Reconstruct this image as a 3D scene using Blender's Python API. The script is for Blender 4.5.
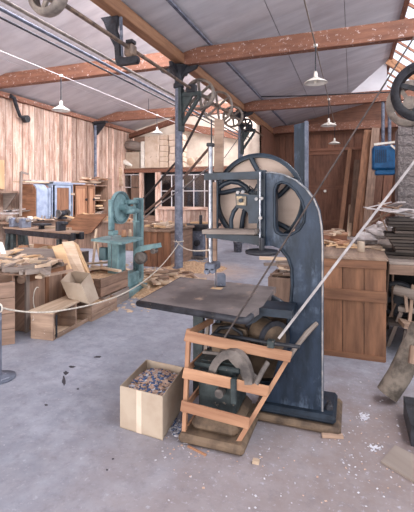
import bpy, bmesh, math, random
from mathutils import Vector, Matrix
from mathutils.geometry import tessellate_polygon
R = math.radians
rnd = random.Random(7)
for o in list(bpy.data.objects): bpy.data.objects.remove(o)
sc = bpy.context.scene
COL = sc.collection

# ------------------------------------------------------------------ camera
TH = math.atan(0.3625); CT, ST = math.cos(TH), math.sin(TH)
EYE, FP, HX, HY = 1.65, 400.0, 207.0, 195.0
cd = bpy.data.cameras.new('camera'); cam = bpy.data.objects.new('camera', cd); COL.objects.link(cam)
cam.location = (0, 0, EYE); cam.rotation_euler = (math.pi/2, 0, TH)
cd.sensor_fit = 'HORIZONTAL'; cd.sensor_width = 36; cd.lens = 36*FP/414
cd.shift_y = -(256-HY)/414; cd.clip_start = .05
sc.camera = cam

# ------------------------------------------------------------------ world, light, exposure
w = bpy.data.worlds.new('world'); sc.world = w; w.use_nodes = True
bg = w.node_tree.nodes['Background']
bg.inputs[0].default_value = (.90, .94, 1.0, 1); bg.inputs[1].default_value = 1.5
def area(name, loc, rot, sx, sy, power, color):
    l = bpy.data.lights.new(name, 'AREA'); l.shape = 'RECTANGLE'; l.size = sx; l.size_y = sy
    l.energy = power; l.color = color
    o = bpy.data.objects.new(name, l); COL.objects.link(o); o.location = loc; o.rotation_euler = rot
    return o
# added fill light behind the camera, aimed slightly up, and daylight of the two rows of roof lights
area('rear_fill_light', (-4.5, -7.0, 1.6), (R(106), 0, R(-2)), 9, 3, 820, (1, .96, .94))
area('roof_light_daylight', (-3.3, 8, 5.9), (0, R(38), 0), 1.2, 18, 1900, (1, .97, .97))
area('roof_light_daylight', (2.5, 8, 5.95), (0, R(38), 0), 1.2, 18, 800, (1, .97, .97))
sc.view_settings.view_transform = 'Standard'; sc.view_settings.look = 'None'
sc.view_settings.gamma = 1; sc.view_settings.use_curve_mapping = False
sc.view_settings.exposure = 0.22

# ------------------------------------------------------------------ pixel -> point on a real plane
def ray(px, py):
    a = (px-HX)/FP; b = -(py-HY)/FP
    return Vector((a*CT-ST, a*ST+CT, b))
def P(px, py, zc): r = ray(px, py); return Vector((0, 0, EYE)) + r*zc
def PY(px, py, Y): r = ray(px, py); return Vector((0, 0, EYE)) + r*(Y/r.y)
def PX(px, py, X): r = ray(px, py); return Vector((0, 0, EYE)) + r*(X/r.x)
def PZ(px, py, Z=0): r = ray(px, py); return Vector((0, 0, EYE)) + r*((Z-EYE)/r.z)

# ------------------------------------------------------------------ materials
def lin(c):
    return tuple(((v/255)/12.92 if v/255 <= .04045 else ((v/255+.055)/1.055)**2.4) for v in c) + (1,)
def newmat(name):
    m = bpy.data.materials.new(name); m.use_nodes = True
    return m, m.node_tree.nodes, m.node_tree.links, m.node_tree.nodes['Principled BSDF']
def N(ns, t, **k):
    n = ns.new(t)
    for a, v in k.items():
        if a in n.inputs: n.inputs[a].default_value = v
        else: setattr(n, a, v)
    return n
def mixc(ns, ls, fac, A, B, blend='MIX'):
    n = ns.new('ShaderNodeMix'); n.data_type = 'RGBA'; n.blend_type = blend
    for idx, v in ((0, fac), (6, A), (7, B)):
        if isinstance(v, bpy.types.NodeSocket): ls.new(v, n.inputs[idx])
        else: n.inputs[idx].default_value = v
    return n.outputs[2]
def ramp(ns, ls, src, p0, p1, c0=(0,0,0,1), c1=(1,1,1,1)):
    r = ns.new('ShaderNodeValToRGB'); r.color_ramp.elements[0].position = p0; r.color_ramp.elements[1].position = p1
    r.color_ramp.elements[0].color = c0; r.color_ramp.elements[1].color = c1
    ls.new(src, r.inputs[0]); return r.outputs[0]
def noise(ns, ls, vec, scale, detail=4, rough=.6):
    n = N(ns, 'ShaderNodeTexNoise'); n.inputs['Scale'].default_value = scale
    n.inputs['Detail'].default_value = detail; n.inputs['Roughness'].default_value = rough
    ls.new(vec, n.inputs['Vector']); return n.outputs['Fac']
def wood(name, light, dark, vary=.35, fine=60, rough=.75, speck=0.0, speckc=(225,215,210), stain=.25, stainc=(60,50,48)):
    m, ns, ls, b = newmat(name)
    uv = N(ns, 'ShaderNodeTexCoord').outputs['UV']; oi = N(ns, 'ShaderNodeObjectInfo').outputs['Random']
    off = N(ns, 'ShaderNodeVectorMath', operation='ADD'); ls.new(uv, off.inputs[0])
    mul = N(ns, 'ShaderNodeMath', operation='MULTIPLY'); ls.new(oi, mul.inputs[0]); mul.inputs[1].default_value = 37
    ls.new(mul.outputs[0], off.inputs[1])
    st = N(ns, 'ShaderNodeMapping'); st.inputs['Scale'].default_value = (1.6, fine*.5, 1); ls.new(off.outputs[0], st.inputs[0])
    g = noise(ns, ls, st.outputs[0], 1.0, 5, .65)
    gr = ramp(ns, ls, g, .3, .7)
    c = mixc(ns, ls, gr, lin(dark), lin(light))
    big = noise(ns, ls, off.outputs[0], 3.0, 3)
    c = mixc(ns, ls, ramp(ns, ls, big, .5, .85, (0,0,0,1), (stain,)*3+(1,)), c, lin(stainc))
    if speck > 0:
        sp = noise(ns, ls, off.outputs[0], 14, 6, .75)
        c = mixc(ns, ls, ramp(ns, ls, sp, .66-speck*.2, .70-speck*.14), c, lin(speckc))
    v = N(ns, 'ShaderNodeMapRange'); ls.new(oi, v.inputs[0]); v.inputs[3].default_value = 1-vary; v.inputs[4].default_value = 1+vary*.5
    hs = N(ns, 'ShaderNodeHueSaturation'); ls.new(c, hs.inputs['Color']); ls.new(v.outputs[0], hs.inputs['Value'])
    ls.new(hs.outputs[0], b.inputs['Base Color']); b.inputs['Roughness'].default_value = rough
    bp = N(ns, 'ShaderNodeBump'); bp.inputs['Strength'].default_value = .25; bp.inputs['Distance'].default_value = .01
    ls.new(g, bp.inputs['Height']); ls.new(bp.outputs[0], b.inputs['Normal'])
    return m
def mottled(name, c1, c2, scale=6, p=(.4,.62), rough=.6, metal=0, c3=None, p3=(.6,.66), s3=20, bump=.1, trans=0):
    m, ns, ls, b = newmat(name)
    ob = N(ns, 'ShaderNodeTexCoord').outputs['Object']
    n1 = noise(ns, ls, ob, scale, 5)
    c = mixc(ns, ls, ramp(ns, ls, n1, *p), lin(c1), lin(c2))
    if c3 is not None:
        c = mixc(ns, ls, ramp(ns, ls, noise(ns, ls, ob, s3, 6, .7), *p3), c, lin(c3))
    b.inputs['Specular IOR Level'].default_value = .3
    ls.new(c, b.inputs['Base Color']); b.inputs['Roughness'].default_value = rough; b.inputs['Metallic'].default_value = metal
    if bump:
        bp = N(ns, 'ShaderNodeBump'); bp.inputs['Strength'].default_value = bump; bp.inputs['Distance'].default_value = .02
        ls.new(n1, bp.inputs['Height']); ls.new(bp.outputs[0], b.inputs['Normal'])
    return m
M = {}
M['wallwood'] = wood('weathered_board', (236,208,190), (158,112,90), .42, 20, stain=.5, stainc=(140,106,92), speck=.25, speckc=(244,232,226))
M['redwood'] = wood('dark_red_board', (152,104,82), (108,70,54), .35, 30, stain=.4)
M['beam'] = wood('beam_wood', (150,102,80), (112,72,56), .1, 20, speck=.35, speckc=(205,185,180), stain=.2)
M['beamlight'] = wood('purlin_wood', (176,130,96), (140,98,72), .1, 30, stain=.2)
M['cabwood'] = wood('cabinet_board', (162,114,84), (104,70,50), .16, 24, stain=.35, stainc=(96,66,56))
M['crate'] = wood('crate_wood', (182,152,130), (124,98,82), .28, 26, stain=.55, stainc=(96,80,76), speck=.1)
M['brownbox'] = wood('brown_box_wood', (166,134,114), (112,88,74), .28, 26, stain=.55, stainc=(90,70,64))
M['pale'] = wood('fresh_offcut_wood', (222,198,172), (184,152,126), .3, 30, stain=.15, stainc=(150,110,84))
M['pine'] = wood('pine_board', (220,186,146), (192,150,112), .12, 24, stain=.15, stainc=(160,110,70))
M['rail'] = wood('guard_rail_wood', (190,144,112), (146,100,74), .1, 30, stain=.2, stainc=(120,80,60))
M['greywood'] = wood('grey_worn_wood', (160,146,136), (112,96,88), .25, 30, stain=.3)
M['darkwood'] = wood('dark_stack_wood', (92,78,70), (48,40,36), .5, 30, stain=.3, stainc=(25,22,22))
M['pinkpanel'] = wood('wheel_panel_wood', (204,182,168), (176,152,138), .05, 10, stain=.35, stainc=(150,120,100))
M['card'] = mottled('cardboard', (182,164,146), (170,150,132), 4, rough=.85)
M['cardlight'] = mottled('pale_cardboard', (216,196,178), (198,174,152), 3, rough=.85, c3=(170,145,125), s3=9)
M['cream'] = mottled('cream_wall_paint', (226,212,196), (206,190,174), 2, rough=.85)
M['ceil'] = None
M['bluegrey'] = mottled('blue_grey_casting_paint', (44,60,80), (26,38,54), 5, rough=.38, c3=(110,124,146), p3=(.60,.74), s3=5)
def worn_paint(name, c1, c2, c3, amt=.5):
    m, ns, ls, b = newmat(name)
    ob = N(ns, 'ShaderNodeTexCoord').outputs['Object']
    mp = N(ns, 'ShaderNodeMapping'); mp.inputs['Scale'].default_value = (9, 9, 2.6); ls.new(ob, mp.inputs[0])
    c = mixc(ns, ls, ramp(ns, ls, noise(ns, ls, mp.outputs[0], 1.0, 6, .7), .35, .65), lin(c1), lin(c2))
    big = ramp(ns, ls, noise(ns, ls, ob, 2.6, 5, .6), .52, .64)
    run = ramp(ns, ls, noise(ns, ls, mp.outputs[0], 1.6, 7, .75), .46, .62)
    mm = N(ns, 'ShaderNodeMath', operation='MULTIPLY'); ls.new(big, mm.inputs[0]); ls.new(run, mm.inputs[1])
    m2 = N(ns, 'ShaderNodeMath', operation='MULTIPLY'); ls.new(mm.outputs[0], m2.inputs[0]); m2.inputs[1].default_value = amt
    c = mixc(ns, ls, m2.outputs[0], c, lin(c3))
    sp = ramp(ns, ls, noise(ns, ls, ob, 38, 5, .8), .68, .74, (0,0,0,1), (.6,.6,.6,1))
    c = mixc(ns, ls, sp, c, lin((150,146,142)))
    ls.new(c, b.inputs['Base Color']); b.inputs['Roughness'].default_value = .42; b.inputs['Specular IOR Level'].default_value = .25
    bp = N(ns, 'ShaderNodeBump'); bp.inputs['Strength'].default_value = .2; bp.inputs['Distance'].default_value = .01
    ls.new(noise(ns, ls, ob, 14, 5), bp.inputs['Height']); ls.new(bp.outputs[0], b.inputs['Normal'])
    return m
M['bluegrey'] = worn_paint('blue_grey_casting_paint', (42,54,72), (24,34,46), (124,138,160), .55)
M['bluedark'] = mottled('dark_blue_casting_paint', (40,50,62), (24,31,40), 8, rough=.45, c3=(120,124,128), p3=(.66,.74), s3=16)
M['post'] = mottled('post_paint', (116,120,134), (84,88,102), 7, rough=.55, c3=(150,152,164), p3=(.6,.66), s3=16)
M['worn'] = mottled('worn_edge', (168,160,156), (110,112,118), 12, rough=.5)
M['steel'] = mottled('steel', (170,170,176), (120,120,126), 20, rough=.32, metal=.7)
M['iron'] = mottled('dark_iron', (54,54,60), (32,32,36), 10, rough=.5, c3=(110,100,92), p3=(.62,.7))
M['irongreen'] = mottled('greenish_iron', (64,72,72), (44,50,52), 10, rough=.5, c3=(130,118,106), p3=(.6,.7))
M['table'] = mottled('saw_table_iron', (128,118,116), (92,84,84), 3, rough=.5, c3=(176,150,132), p3=(.58,.72), s3=5)
M['grime'] = mottled('greasy_brown', (118,98,80), (76,62,52), 7, rough=.7)
M['dust'] = mottled('dusty_casting', (122,112,106), (76,70,68), 7, rough=.8)
M['pulley'] = mottled('dusty_pulley_iron', (150,138,128), (112,102,96), 8, rough=.55)
M['shaft'] = mottled('lineshaft_steel', (140,118,100), (96,84,78), 10, rough=.4, metal=.3)
M['teal'] = mottled('teal_machine_paint', (132,160,162), (98,126,130), 6, rough=.45, c3=(90,110,108), p3=(.64,.72))
M['tealdark'] = mottled('teal_grey_paint', (100,124,128), (70,92,98), 6, rough=.5)
M['bluepaint'] = mottled('pale_blue_paint', (160,170,188), (136,146,168), 5, rough=.7)
M['heater'] = mottled('heater_blue_paint', (28,92,140), (20,74,118), 5, rough=.4)
M['heaterdark'] = mottled('heater_grille_blue', (14,44,72), (10,34,56), 5, rough=.5)
M['white'] = mottled('white_enamel', (236,230,220), (222,214,202), 10, rough=.35)
M['whiterope'] = mottled('cotton_rope', (222,212,198), (190,178,164), 40, rough=.9)
M['whiteflex'] = mottled('white_conduit', (228,222,222), (206,200,200), 20, rough=.6)
M['paper'] = mottled('crumpled_sheet', (196,186,184), (160,150,148), 8, rough=.8, bump=.5)
M['belt'] = mottled('leather_belt', (82,70,66), (58,50,48), 12, rough=.7)
M['beltpale'] = mottled('pale_canvas_belt', (170,162,160), (140,132,132), 12, rough=.7)
M['beltbrown'] = mottled('brown_belt', (150,122,108), (118,94,84), 12, rough=.7)
M['darkgrey'] = mottled('dim_room_shade', (104,106,110), (70,72,76), 2, rough=.8)
M['black'] = mottled('recess_shade_black', (22,20,22), (14,13,14), 4, rough=.8)
M['sawdust'] = mottled('sawdust', (208,174,140), (170,134,104), 22, rough=.95, c3=(226,204,180), s3=60, bump=1)
M['bark'] = mottled('canvas_wrap', (124,112,102), (78,70,64), 10, rough=.9, bump=.6)
M['plaster'] = mottled('whitewashed_stone', (146,136,134), (96,90,90), 9, rough=.95, c3=(190,182,182), s3=22, bump=1)
M['brass'] = mottled('brass_fitting', (150,130,104), (96,84,72), 30, rough=.4, metal=.3)
M['chipblue'] = mottled('blue_chip', (92,112,150), (70,88,124), 20, rough=.8)
M['chippink'] = mottled('pink_chip', (212,182,164), (188,152,132), 20, rough=.85)
M['chipwhite'] = mottled('white_chip', (214,210,216), (190,188,196), 20, rough=.85)
M['darkstain'] = mottled('oil_stain', (70,66,74), (60,56,62), 20, rough=.5)
def mk_ceil():
    m, ns, ls, b = newmat('ceiling_board_paint')
    ge = N(ns, 'ShaderNodeNewGeometry').outputs['Position']
    mp = N(ns, 'ShaderNodeMapping'); mp.inputs['Rotation'].default_value = (0, 0, R(35)); mp.inputs['Scale'].default_value = (.5, 2.6, 1); ls.new(ge, mp.inputs[0])
    c = mixc(ns, ls, ramp(ns, ls, noise(ns, ls, mp.outputs[0], 1.2, 5), .35, .7), lin((214,211,215)), lin((188,184,190)))
    c = mixc(ns, ls, ramp(ns, ls, noise(ns, ls, ge, 1.1, 4), .5, .8, (0,0,0,1), (.5,.5,.5,1)), c, lin((176,166,168)))
    ls.new(c, b.inputs['Base Color']); b.inputs['Roughness'].default_value = .8
    return m
M['ceil'] = mk_ceil()
def mk_floor():
    m, ns, ls, b = newmat('concrete_floor')
    ge = N(ns, 'ShaderNodeNewGeometry').outputs['Position']
    n1 = noise(ns, ls, ge, .9, 6, .6); n2 = noise(ns, ls, ge, 5, 6, .65); n3 = noise(ns, ls, ge, 28, 5, .7)
    c = mixc(ns, ls, ramp(ns, ls, n2, .3, .7), lin((138,140,152)), lin((172,173,184)))
    c = mixc(ns, ls, ramp(ns, ls, n1, .42, .62, (0,0,0,1), (.55,.55,.55,1)), c, lin((130,129,138)))
    # brown sawdust trodden in round the band saw (a real patch of dirt at that place)
    def patch(cx, cy, r0, r1, colr, amt, sc_):
        nonlocal c
        s = N(ns, 'ShaderNodeVectorMath', operation='DISTANCE'); ls.new(ge, s.inputs[0]); s.inputs[1].default_value = (cx, cy, 0)
        w_ = N(ns, 'ShaderNodeMath', operation='MULTIPLY_ADD'); ls.new(noise(ns, ls, ge, sc_, 6, .7), w_.inputs[0]); w_.inputs[1].default_value = 1.6; ls.new(s.outputs['Value'], w_.inputs[2])
        f = ramp(ns, ls, N(ns, 'ShaderNodeMath').outputs[0], 0, 1) if False else None
        mr = N(ns, 'ShaderNodeMapRange'); ls.new(w_.outputs[0], mr.inputs[0]); mr.inputs[1].default_value = r0+.8; mr.inputs[2].default_value = r1+.8
        mr.inputs[3].default_value = amt; mr.inputs[4].default_value = 0
        c = mixc(ns, ls, mr.outputs[0], c, lin(colr))
    patch(-.35, 1.9, .5, 1.7, (146,128,122), .6, 4)
    patch(.4, 2.9, .3, 1.5, (132,114,108), .85, 5)
    patch(-4.2, 6.6, .3, 1.6, (196,164,140), .7, 4)
    patch(-3.0, 8.2, .1, 1.3, (206,172,146), .8, 4)
    n4 = noise(ns, ls, ge, 11, 8, .75)
    c = mixc(ns, ls, ramp(ns, ls, n4, .50, .66, (0,0,0,1), (.4,.4,.4,1)), c, lin((112,106,112)))
    c = mixc(ns, ls, ramp(ns, ls, n3, .58, .70, (0,0,0,1), (.7,.7,.7,1)), c, lin((184,182,194)))
    c = mixc(ns, ls, ramp(ns, ls, noise(ns, ls, ge, 2.3, 8, .75), .64, .72, (0,0,0,1), (.45,.45,.45,1)), c, lin((104,100,112)))
    ls.new(c, b.inputs['Base Color']); b.inputs['Roughness'].default_value = .62
    bp = N(ns, 'ShaderNodeBump'); bp.inputs['Strength'].default_value = .25; bp.inputs['Distance'].default_value = .01
    ls.new(n2, bp.inputs['Height']); ls.new(bp.outputs[0], b.inputs['Normal'])
    return m
M['floor'] = mk_floor()
def mk_glass(name, tint, fac):
    m, ns, ls, b = newmat(name)
    tr = N(ns, 'ShaderNodeBsdfTransparent'); tr.inputs[0].default_value = tint
    gl = N(ns, 'ShaderNodeBsdfGlossy'); gl.inputs['Roughness'].default_value = .08
    mx = N(ns, 'ShaderNodeMixShader'); mx.inputs[0].default_value = fac
    ls.new(tr.outputs[0], mx.inputs[1]); ls.new(gl.outputs[0], mx.inputs[2])
    ls.new(mx.outputs[0], ns['Material Output'].inputs[0]); return m
M['roofglass'] = mk_glass('roof_glass', (.96,.97,1,1), .05)
M['windowglass'] = mk_glass('dusty_window_glass', (.55,.58,.62,1), .12)

# ------------------------------------------------------------------ mesh builder
ORG = {}
class MB:
    def __init__(s): s.v = []; s.f = []; s.uv = []; s.sm = []
    def add(s, vs, fs, uvs=None, smooth=False):
        b = len(s.v); s.v += [Vector(p) for p in vs]; ou, ov = rnd.random()*20, rnd.random()*20
        for k, f in enumerate(fs):
            s.f.append([b+i for i in f]); s.sm.append(smooth)
            if uvs: s.uv.append([(u+ou, v+ov) for u, v in uvs[k]])
            else: s.uv.append([(vs[i][0]+vs[i][1]+ou, vs[i][2]+ov) for i in f])
        return s
    def obox(s, c, ax, sz, bev=.0):
        """box: centre, three unit axes, three full sizes; grain follows the longest"""
        c = Vector(c); L = max(range(3), key=lambda i: sz[i]); h = [q/2 for q in sz]
        if bev <= 0 or bev > min(h)*.9:
            loc = [(x, y, z) for x in (-1, 1) for y in (-1, 1) for z in (-1, 1)]
            lv = [(x*h[0], y*h[1], z*h[2]) for x, y, z in loc]
            fs = [(0,1,3,2), (4,6,7,5), (0,4,5,1), (2,3,7,6), (0,2,6,4), (1,5,7,3)]
        else:
            lv = []; idx = {}
            for x in (-1,1):
                for y in (-1,1):
                    for z in (-1,1):
                        for a in range(3):
                            q = [x*(h[0]-bev), y*(h[1]-bev), z*(h[2]-bev)]; q[a] = (x,y,z)[a]*h[a]
                            idx[(x,y,z,a)] = len(lv); lv.append(tuple(q))
            fs = []
            for a in range(3):
                b_, c_ = (a+1)%3, (a+2)%3
                for sg in (-1,1):
                    cs = []
                    for p, q in ((-1,-1),(1,-1),(1,1),(-1,1)):
                        k = [0,0,0]; k[a]=sg; k[b_]=p; k[c_]=q; cs.append(idx[tuple(k)+(a,)])
                    fs.append(cs if sg > 0 else cs[::-1])
                for p in (-1,1):
                    for q in (-1,1):
                        k0=[0,0,0]; k0[a]=-1; k0[b_]=p; k0[c_]=q; k1=list(k0); k1[a]=1
                        cs = [idx[tuple(k0)+(b_,)], idx[tuple(k1)+(b_,)], idx[tuple(k1)+(c_,)], idx[tuple(k0)+(c_,)]]
                        fs.append(cs if p*q < 0 else cs[::-1])
            for x in (-1,1):
                for y in (-1,1):
                    for z in (-1,1):
                        cs=[idx[(x,y,z,0)],idx[(x,y,z,1)],idx[(x,y,z,2)]]; fs.append(cs if x*y*z > 0 else cs[::-1])
        uvs = []
        O = [i for i in range(3) if i != L]
        for f in fs: uvs.append([(lv[i][L], lv[i][O[0]]+lv[i][O[1]]) for i in f])
        vs = [c + Vector(ax[0])*p[0] + Vector(ax[1])*p[1] + Vector(ax[2])*p[2] for p in lv]
        return s.add(vs, fs, uvs)
    def box(s, x0, x1, y0, y1, z0, z1, bev=0):
        return s.obox(((x0+x1)/2, (y0+y1)/2, (z0+z1)/2), ((1,0,0),(0,1,0),(0,0,1)), (abs(x1-x0), abs(y1-y0), abs(z1-z0)), bev)
    def bar(s, p0, p1, wd, ht, up=(0,0,1), bev=0):
        p0, p1 = Vector(p0), Vector(p1); d = p1-p0; L = d.length; d.normalize(); u = Vector(up)
        sd = d.cross(u)
        if sd.length < 1e-3: sd = d.cross(Vector((0,1,0)))
        sd.normalize(); u = sd.cross(d)
        return s.obox((p0+p1)/2, (d, sd, u), (L, wd, ht), bev)
    def tube(s, pts, r, seg=8, caps=True):
        pts = [Vector(p) for p in pts]; rs = r if isinstance(r, (list, tuple)) else [r]*len(pts)
        vs = []; ref = None; acc = 0; us = []
        for i, p in enumerate(pts):
            d = (pts[min(i+1, len(pts)-1)] - pts[max(i-1, 0)]).normalized()
            if ref is None: ref = Vector((0,0,1)) if abs(d.z) < .9 else Vector((1,0,0))
            a = d.cross(ref).normalized(); b_ = a.cross(d).normalized(); ref = b_
            if i: acc += (p-pts[i-1]).length
            us.append(acc)
            for k in range(seg):
                t = 2*math.pi*k/seg; vs.append(p + (a*math.cos(t)+b_*math.sin(t))*rs[i])
        fs = []; uvs = []
        for i in range(len(pts)-1):
            for k in range(seg):
                k2 = (k+1) % seg; fs.append((i*seg+k, i*seg+k2, (i+1)*seg+k2, (i+1)*seg+k))
                uvs.append([(us[i], k*.05), (us[i], k*.05+.05), (us[i+1], k*.05+.05), (us[i+1], k*.05)])
        s.add(vs, fs, uvs, True)
        if caps:
            for j, rv in ((0, 1), (len(pts)-1, 0)):
                ring = [vs[j*seg+k] for k in range(seg)]; s.add(ring, [tuple(range(seg))[::-1] if rv else tuple(range(seg))])
        return s
    def lathe(s, c, axis, prof, seg=24, smooth=True):
        """prof: (radius, height along the axis), closed where radius is 0"""
        c, d = Vector(c), Vector(axis).normalized()
        a = d.cross(Vector((0,0,1)) if abs(d.z) < .9 else Vector((1,0,0))).normalized(); b_ = d.cross(a)
        vs = []; fs = []
        for r_, h in prof:
            for k in range(seg):
                t = 2*math.pi*k/seg; vs.append(c + d*h + (a*math.cos(t)+b_*math.sin(t))*max(r_, 1e-4))
        for i in range(len(prof)-1):
            for k in range(seg):
                k2 = (k+1) % seg; fs.append((i*seg+k, (i+1)*seg+k, (i+1)*seg+k2, i*seg+k2))
        s.add(vs, fs, None, smooth)
        if not smooth: return s
        return s
    def disc(s, c, axis, r_, h, seg=24):
        return s.lathe(c, axis, [(0, -h/2), (r_, -h/2), (r_, h/2), (0, h/2)], seg, False)
    def prism(s, outer, off, holes=()):
        """outer/holes: 3-D points of one flat outline; off: extrusion vector"""
        loops = [[Vector(p) for p in outer]] + [[Vector(p) for p in h] for h in holes]
        tri = tessellate_polygon(loops); vs = [p for l in loops for p in l]; n = len(vs); off = Vector(off)
        vv = vs + [p+off for p in vs]; fs = []
        for t in tri: fs.append(tuple(t)); fs.append(tuple(i+n for i in t[::-1]))
        b = 0
        for l in loops:
            m = len(l)
            for i in range(m): fs.append((b+i, b+(i+1) % m, b+(i+1) % m+n, b+i+n))
            b += m
        return s.add(vv, fs)
    def build(s, name, mat, parent=None, label=None, cat=None, group=None, kind=None, at=None):
        if parent is not None: org = ORG[parent.name]
        elif at is not None: org = Vector(at)
        elif kind == 'structure': org = Vector((0,0,0))
        else:
            n = len(s.v); org = Vector((sum(p.x for p in s.v)/n, sum(p.y for p in s.v)/n, min(p.z for p in s.v)))
        me = bpy.data.meshes.new(name); me.from_pydata([p-org for p in s.v], [], s.f)
        uvl = me.uv_layers.new(name='UVMap'); flat = []
        for u in s.uv:
            for q in u: flat += q
        uvl.data.foreach_set('uv', flat)
        me.polygons.foreach_set('use_smooth', s.sm)
        bm = bmesh.new(); bm.from_mesh(me); bmesh.ops.recalc_face_normals(bm, faces=bm.faces); bm.to_mesh(me); bm.free()
        me.materials.append(M[mat] if isinstance(mat, str) else mat)
        o = bpy.data.objects.new(name, me); COL.objects.link(o)
        if parent is not None: o.parent = parent
        else: o.location = org
        ORG[o.name] = org
        tag(o, label, cat, group, kind); return o
def tag(o, label=None, cat=None, group=None, kind=None):
    for k, v in (('label', label), ('category', cat), ('group', group), ('kind', kind)):
        if v: o[k] = v
def thing(name, loc, label, cat, group=None):
    o = bpy.data.objects.new(name, None); COL.objects.link(o); o.location = loc; o.empty_display_size = .1
    ORG[o.name] = Vector(loc); tag(o, label, cat, group); return o
def piece(name, mesh, parent, c, ax, sz):
    """one of many alike pieces: shares a unit-box mesh, its own place and size (local to parent)"""
    o = bpy.data.objects.new(name, mesh); COL.objects.link(o)
    m = Matrix(((ax[0][0]*sz[0], ax[1][0]*sz[1], ax[2][0]*sz[2]), (ax[0][1]*sz[0], ax[1][1]*sz[1], ax[2][1]*sz[2]), (ax[0][2]*sz[0], ax[1][2]*sz[1], ax[2][2]*sz[2]))).to_4x4()
    org = ORG[parent.name] if parent is not None else Vector((0,0,0))
    m.translation = Vector(c)-org
    if parent is not None: o.parent = parent
    o.matrix_basis = m
    return o
XYZ = ((1,0,0),(0,1,0),(0,0,1))
def unitbox(name, mat, L=1.0, along=2, wd=.2):
    """unit cube whose UVs read as a board L long and wd wide"""
    me = bpy.data.meshes.new(name); b = MB().obox((0,0,0), XYZ, (1,1,1))
    me.from_pydata(b.v, [], b.f); uvl = me.uv_layers.new(name='UVMap'); i = 0
    for f in b.f:
        for k in f:
            p = b.v[k]; o_ = [p[j] for j in range(3) if j != along]
            uvl.data[i].uv = (p[along]*L, (o_[0]+o_[1])*wd); i += 1
    bm = bmesh.new(); bm.from_mesh(me); bmesh.ops.recalc_face_normals(bm, faces=bm.faces); bm.to_mesh(me); bm.free()
    me.materials.append(M[mat]); return me

# ================================================================== SETTING
XL, XV, XR = -9.33, -3.53, 2.45
YB1, YB2 = 16.1, 18.9
ZB = 4.49
floor = MB().box(XL-.3, 9, -4, YB2+.4, -.1, 0).build('floor', 'floor', kind='structure')

# left wall: vertical boards on a backing
wl = MB().box(XL-.14, XL-.05, -3, YB1, 0, 4.55).build('wall_left', 'redwood', kind='structure')
wb = unitbox('wall_board', 'wallwood', 4.4, 2, .25)
y = 5.0
while y < YB1-.05:
    wd = rnd.choice((.17,.2,.23,.26)); wd = min(wd, YB1-y); t = rnd.uniform(.02, .06)
    piece('board', wb, wl, (XL-.05+t/2, y+wd/2-.006, 2.25), XYZ, (t, wd-.024, 4.5)); y += wd
MB().box(XL-.04, XL+.1, -3, YB1, 4.42, 4.56).build('trim_1', 'beam', kind='structure')
# back wall behind the partition (left bay) and behind the right bay
wbk = MB().box(XL-.1, XV+.05, YB1, YB1+.1, 0, 5.9).build('wall_back', 'cream', kind='structure')
MB().box(XV-.02, XV+.06, YB1, YB2, 0, 4.5).build('wall_side', 'redwood', kind='structure')
wbr = MB().box(XV-.1, 3.2, YB2+.04, YB2+.14, 0, 5.9).build('wall_far', 'redwood', kind='structure')
rb = unitbox('far_board', 'redwood', 4.4, 2, .3)
x = XV
while x < XR:
    wd = rnd.uniform(.24, .36); t = rnd.uniform(.02, .05)
    piece('board', rb, wbr, (x+wd/2, YB2+.04-t/2, 2.2), XYZ, (wd-.015, t, 4.4)); x += wd
# right wall in dim light
wr = MB().box(XR, XR+.12, 5.5, YB2, 0, 4.7).build('wall_right', 'redwood', kind='structure')

# saw-tooth roof of the two bays: sheets of ceiling board, and a row of glass on the steep side
ceil = bpy.data.objects.new('ceiling', None); COL.objects.link(ceil); ceil['kind'] = 'structure'; ORG['ceiling'] = Vector((0,0,0))
sheet = unitbox('ceiling_sheet', 'ceil', 2.4, 1, 1.2)
def slope_sheets(xa, za, xb, zb, ys, cuts):
    d = Vector((xb-xa, 0, zb-za)); L = d.length; d.normalize(); n = Vector((-d.z, 0, d.x)); edges = [0]+cuts+[L]
    for i in range(len(edges)-1):
        for j in range(len(ys)-1):
            c = Vector((xa, 0, za)) + d*((edges[i]+edges[i+1])/2) + n*(.02+rnd.uniform(0,.004)); c.y = (ys[j]+ys[j+1])/2
            piece('ceiling_panel', sheet, ceil, c, (d, Vector((0,1,0)), n), (edges[i+1]-edges[i]-.012, ys[j+1]-ys[j]-.006, .03))
YS = [-3, 0, 2.9, 5.5, 8.1, 10.7, 13.3, 15.9, 19.2]
RX, RZ = 1.1, 5.80
slope_sheets(XL-.1, 4.58, -4.62, 5.80, YS, [1.5, 3.1])
slope_sheets(XV-.02, 4.72, RX, RZ, YS, [.74, 2.1, 3.5])
for (xa,za,xb,zb) in ((XL-.1,4.66,-4.62,5.88),(XV-.02,4.80,RX,RZ+.08)):
    MB().prism([(xa,-3,za),(xb,-3,zb),(xb,-3,zb+.04),(xa,-3,za+.04)],(0,22.2,0)).build('roof_deck','greywood',kind='structure')
# steep glazed sides
pane = unitbox('roof_pane', 'roofglass', 1, 1, 1)
def glazing(name, xa, za, xb, zb):
    d = Vector((xb-xa, 0, zb-za)); L = d.length; d.normalize(); n = Vector((-d.z, 0, d.x))
    rt = MB().bar((xa, -3, za), (xa, 19.2, za), .1, .1).bar((xb, -3, zb), (xb, 19.2, zb), .1, .1).build(name, 'beam', kind='structure')
    y = -3; k = 0
    while y < 19:
        MBb = MB().bar(Vector((xa,y,za)), Vector((xb,y,zb)), .045, .06, up=n).build('glazing_bar', 'beam', rt)
        c = Vector((xa,0,za))+d*L/2; c.y = y+.37
        piece('pane', pane, rt, c, (d, Vector((0,1,0)), n), (L-.08, .7, .008)); y += .74
glazing('window_1', RX, RZ, XR, 4.72)
glazing('window_2', -4.62, 5.80, XV, 4.74)
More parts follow.
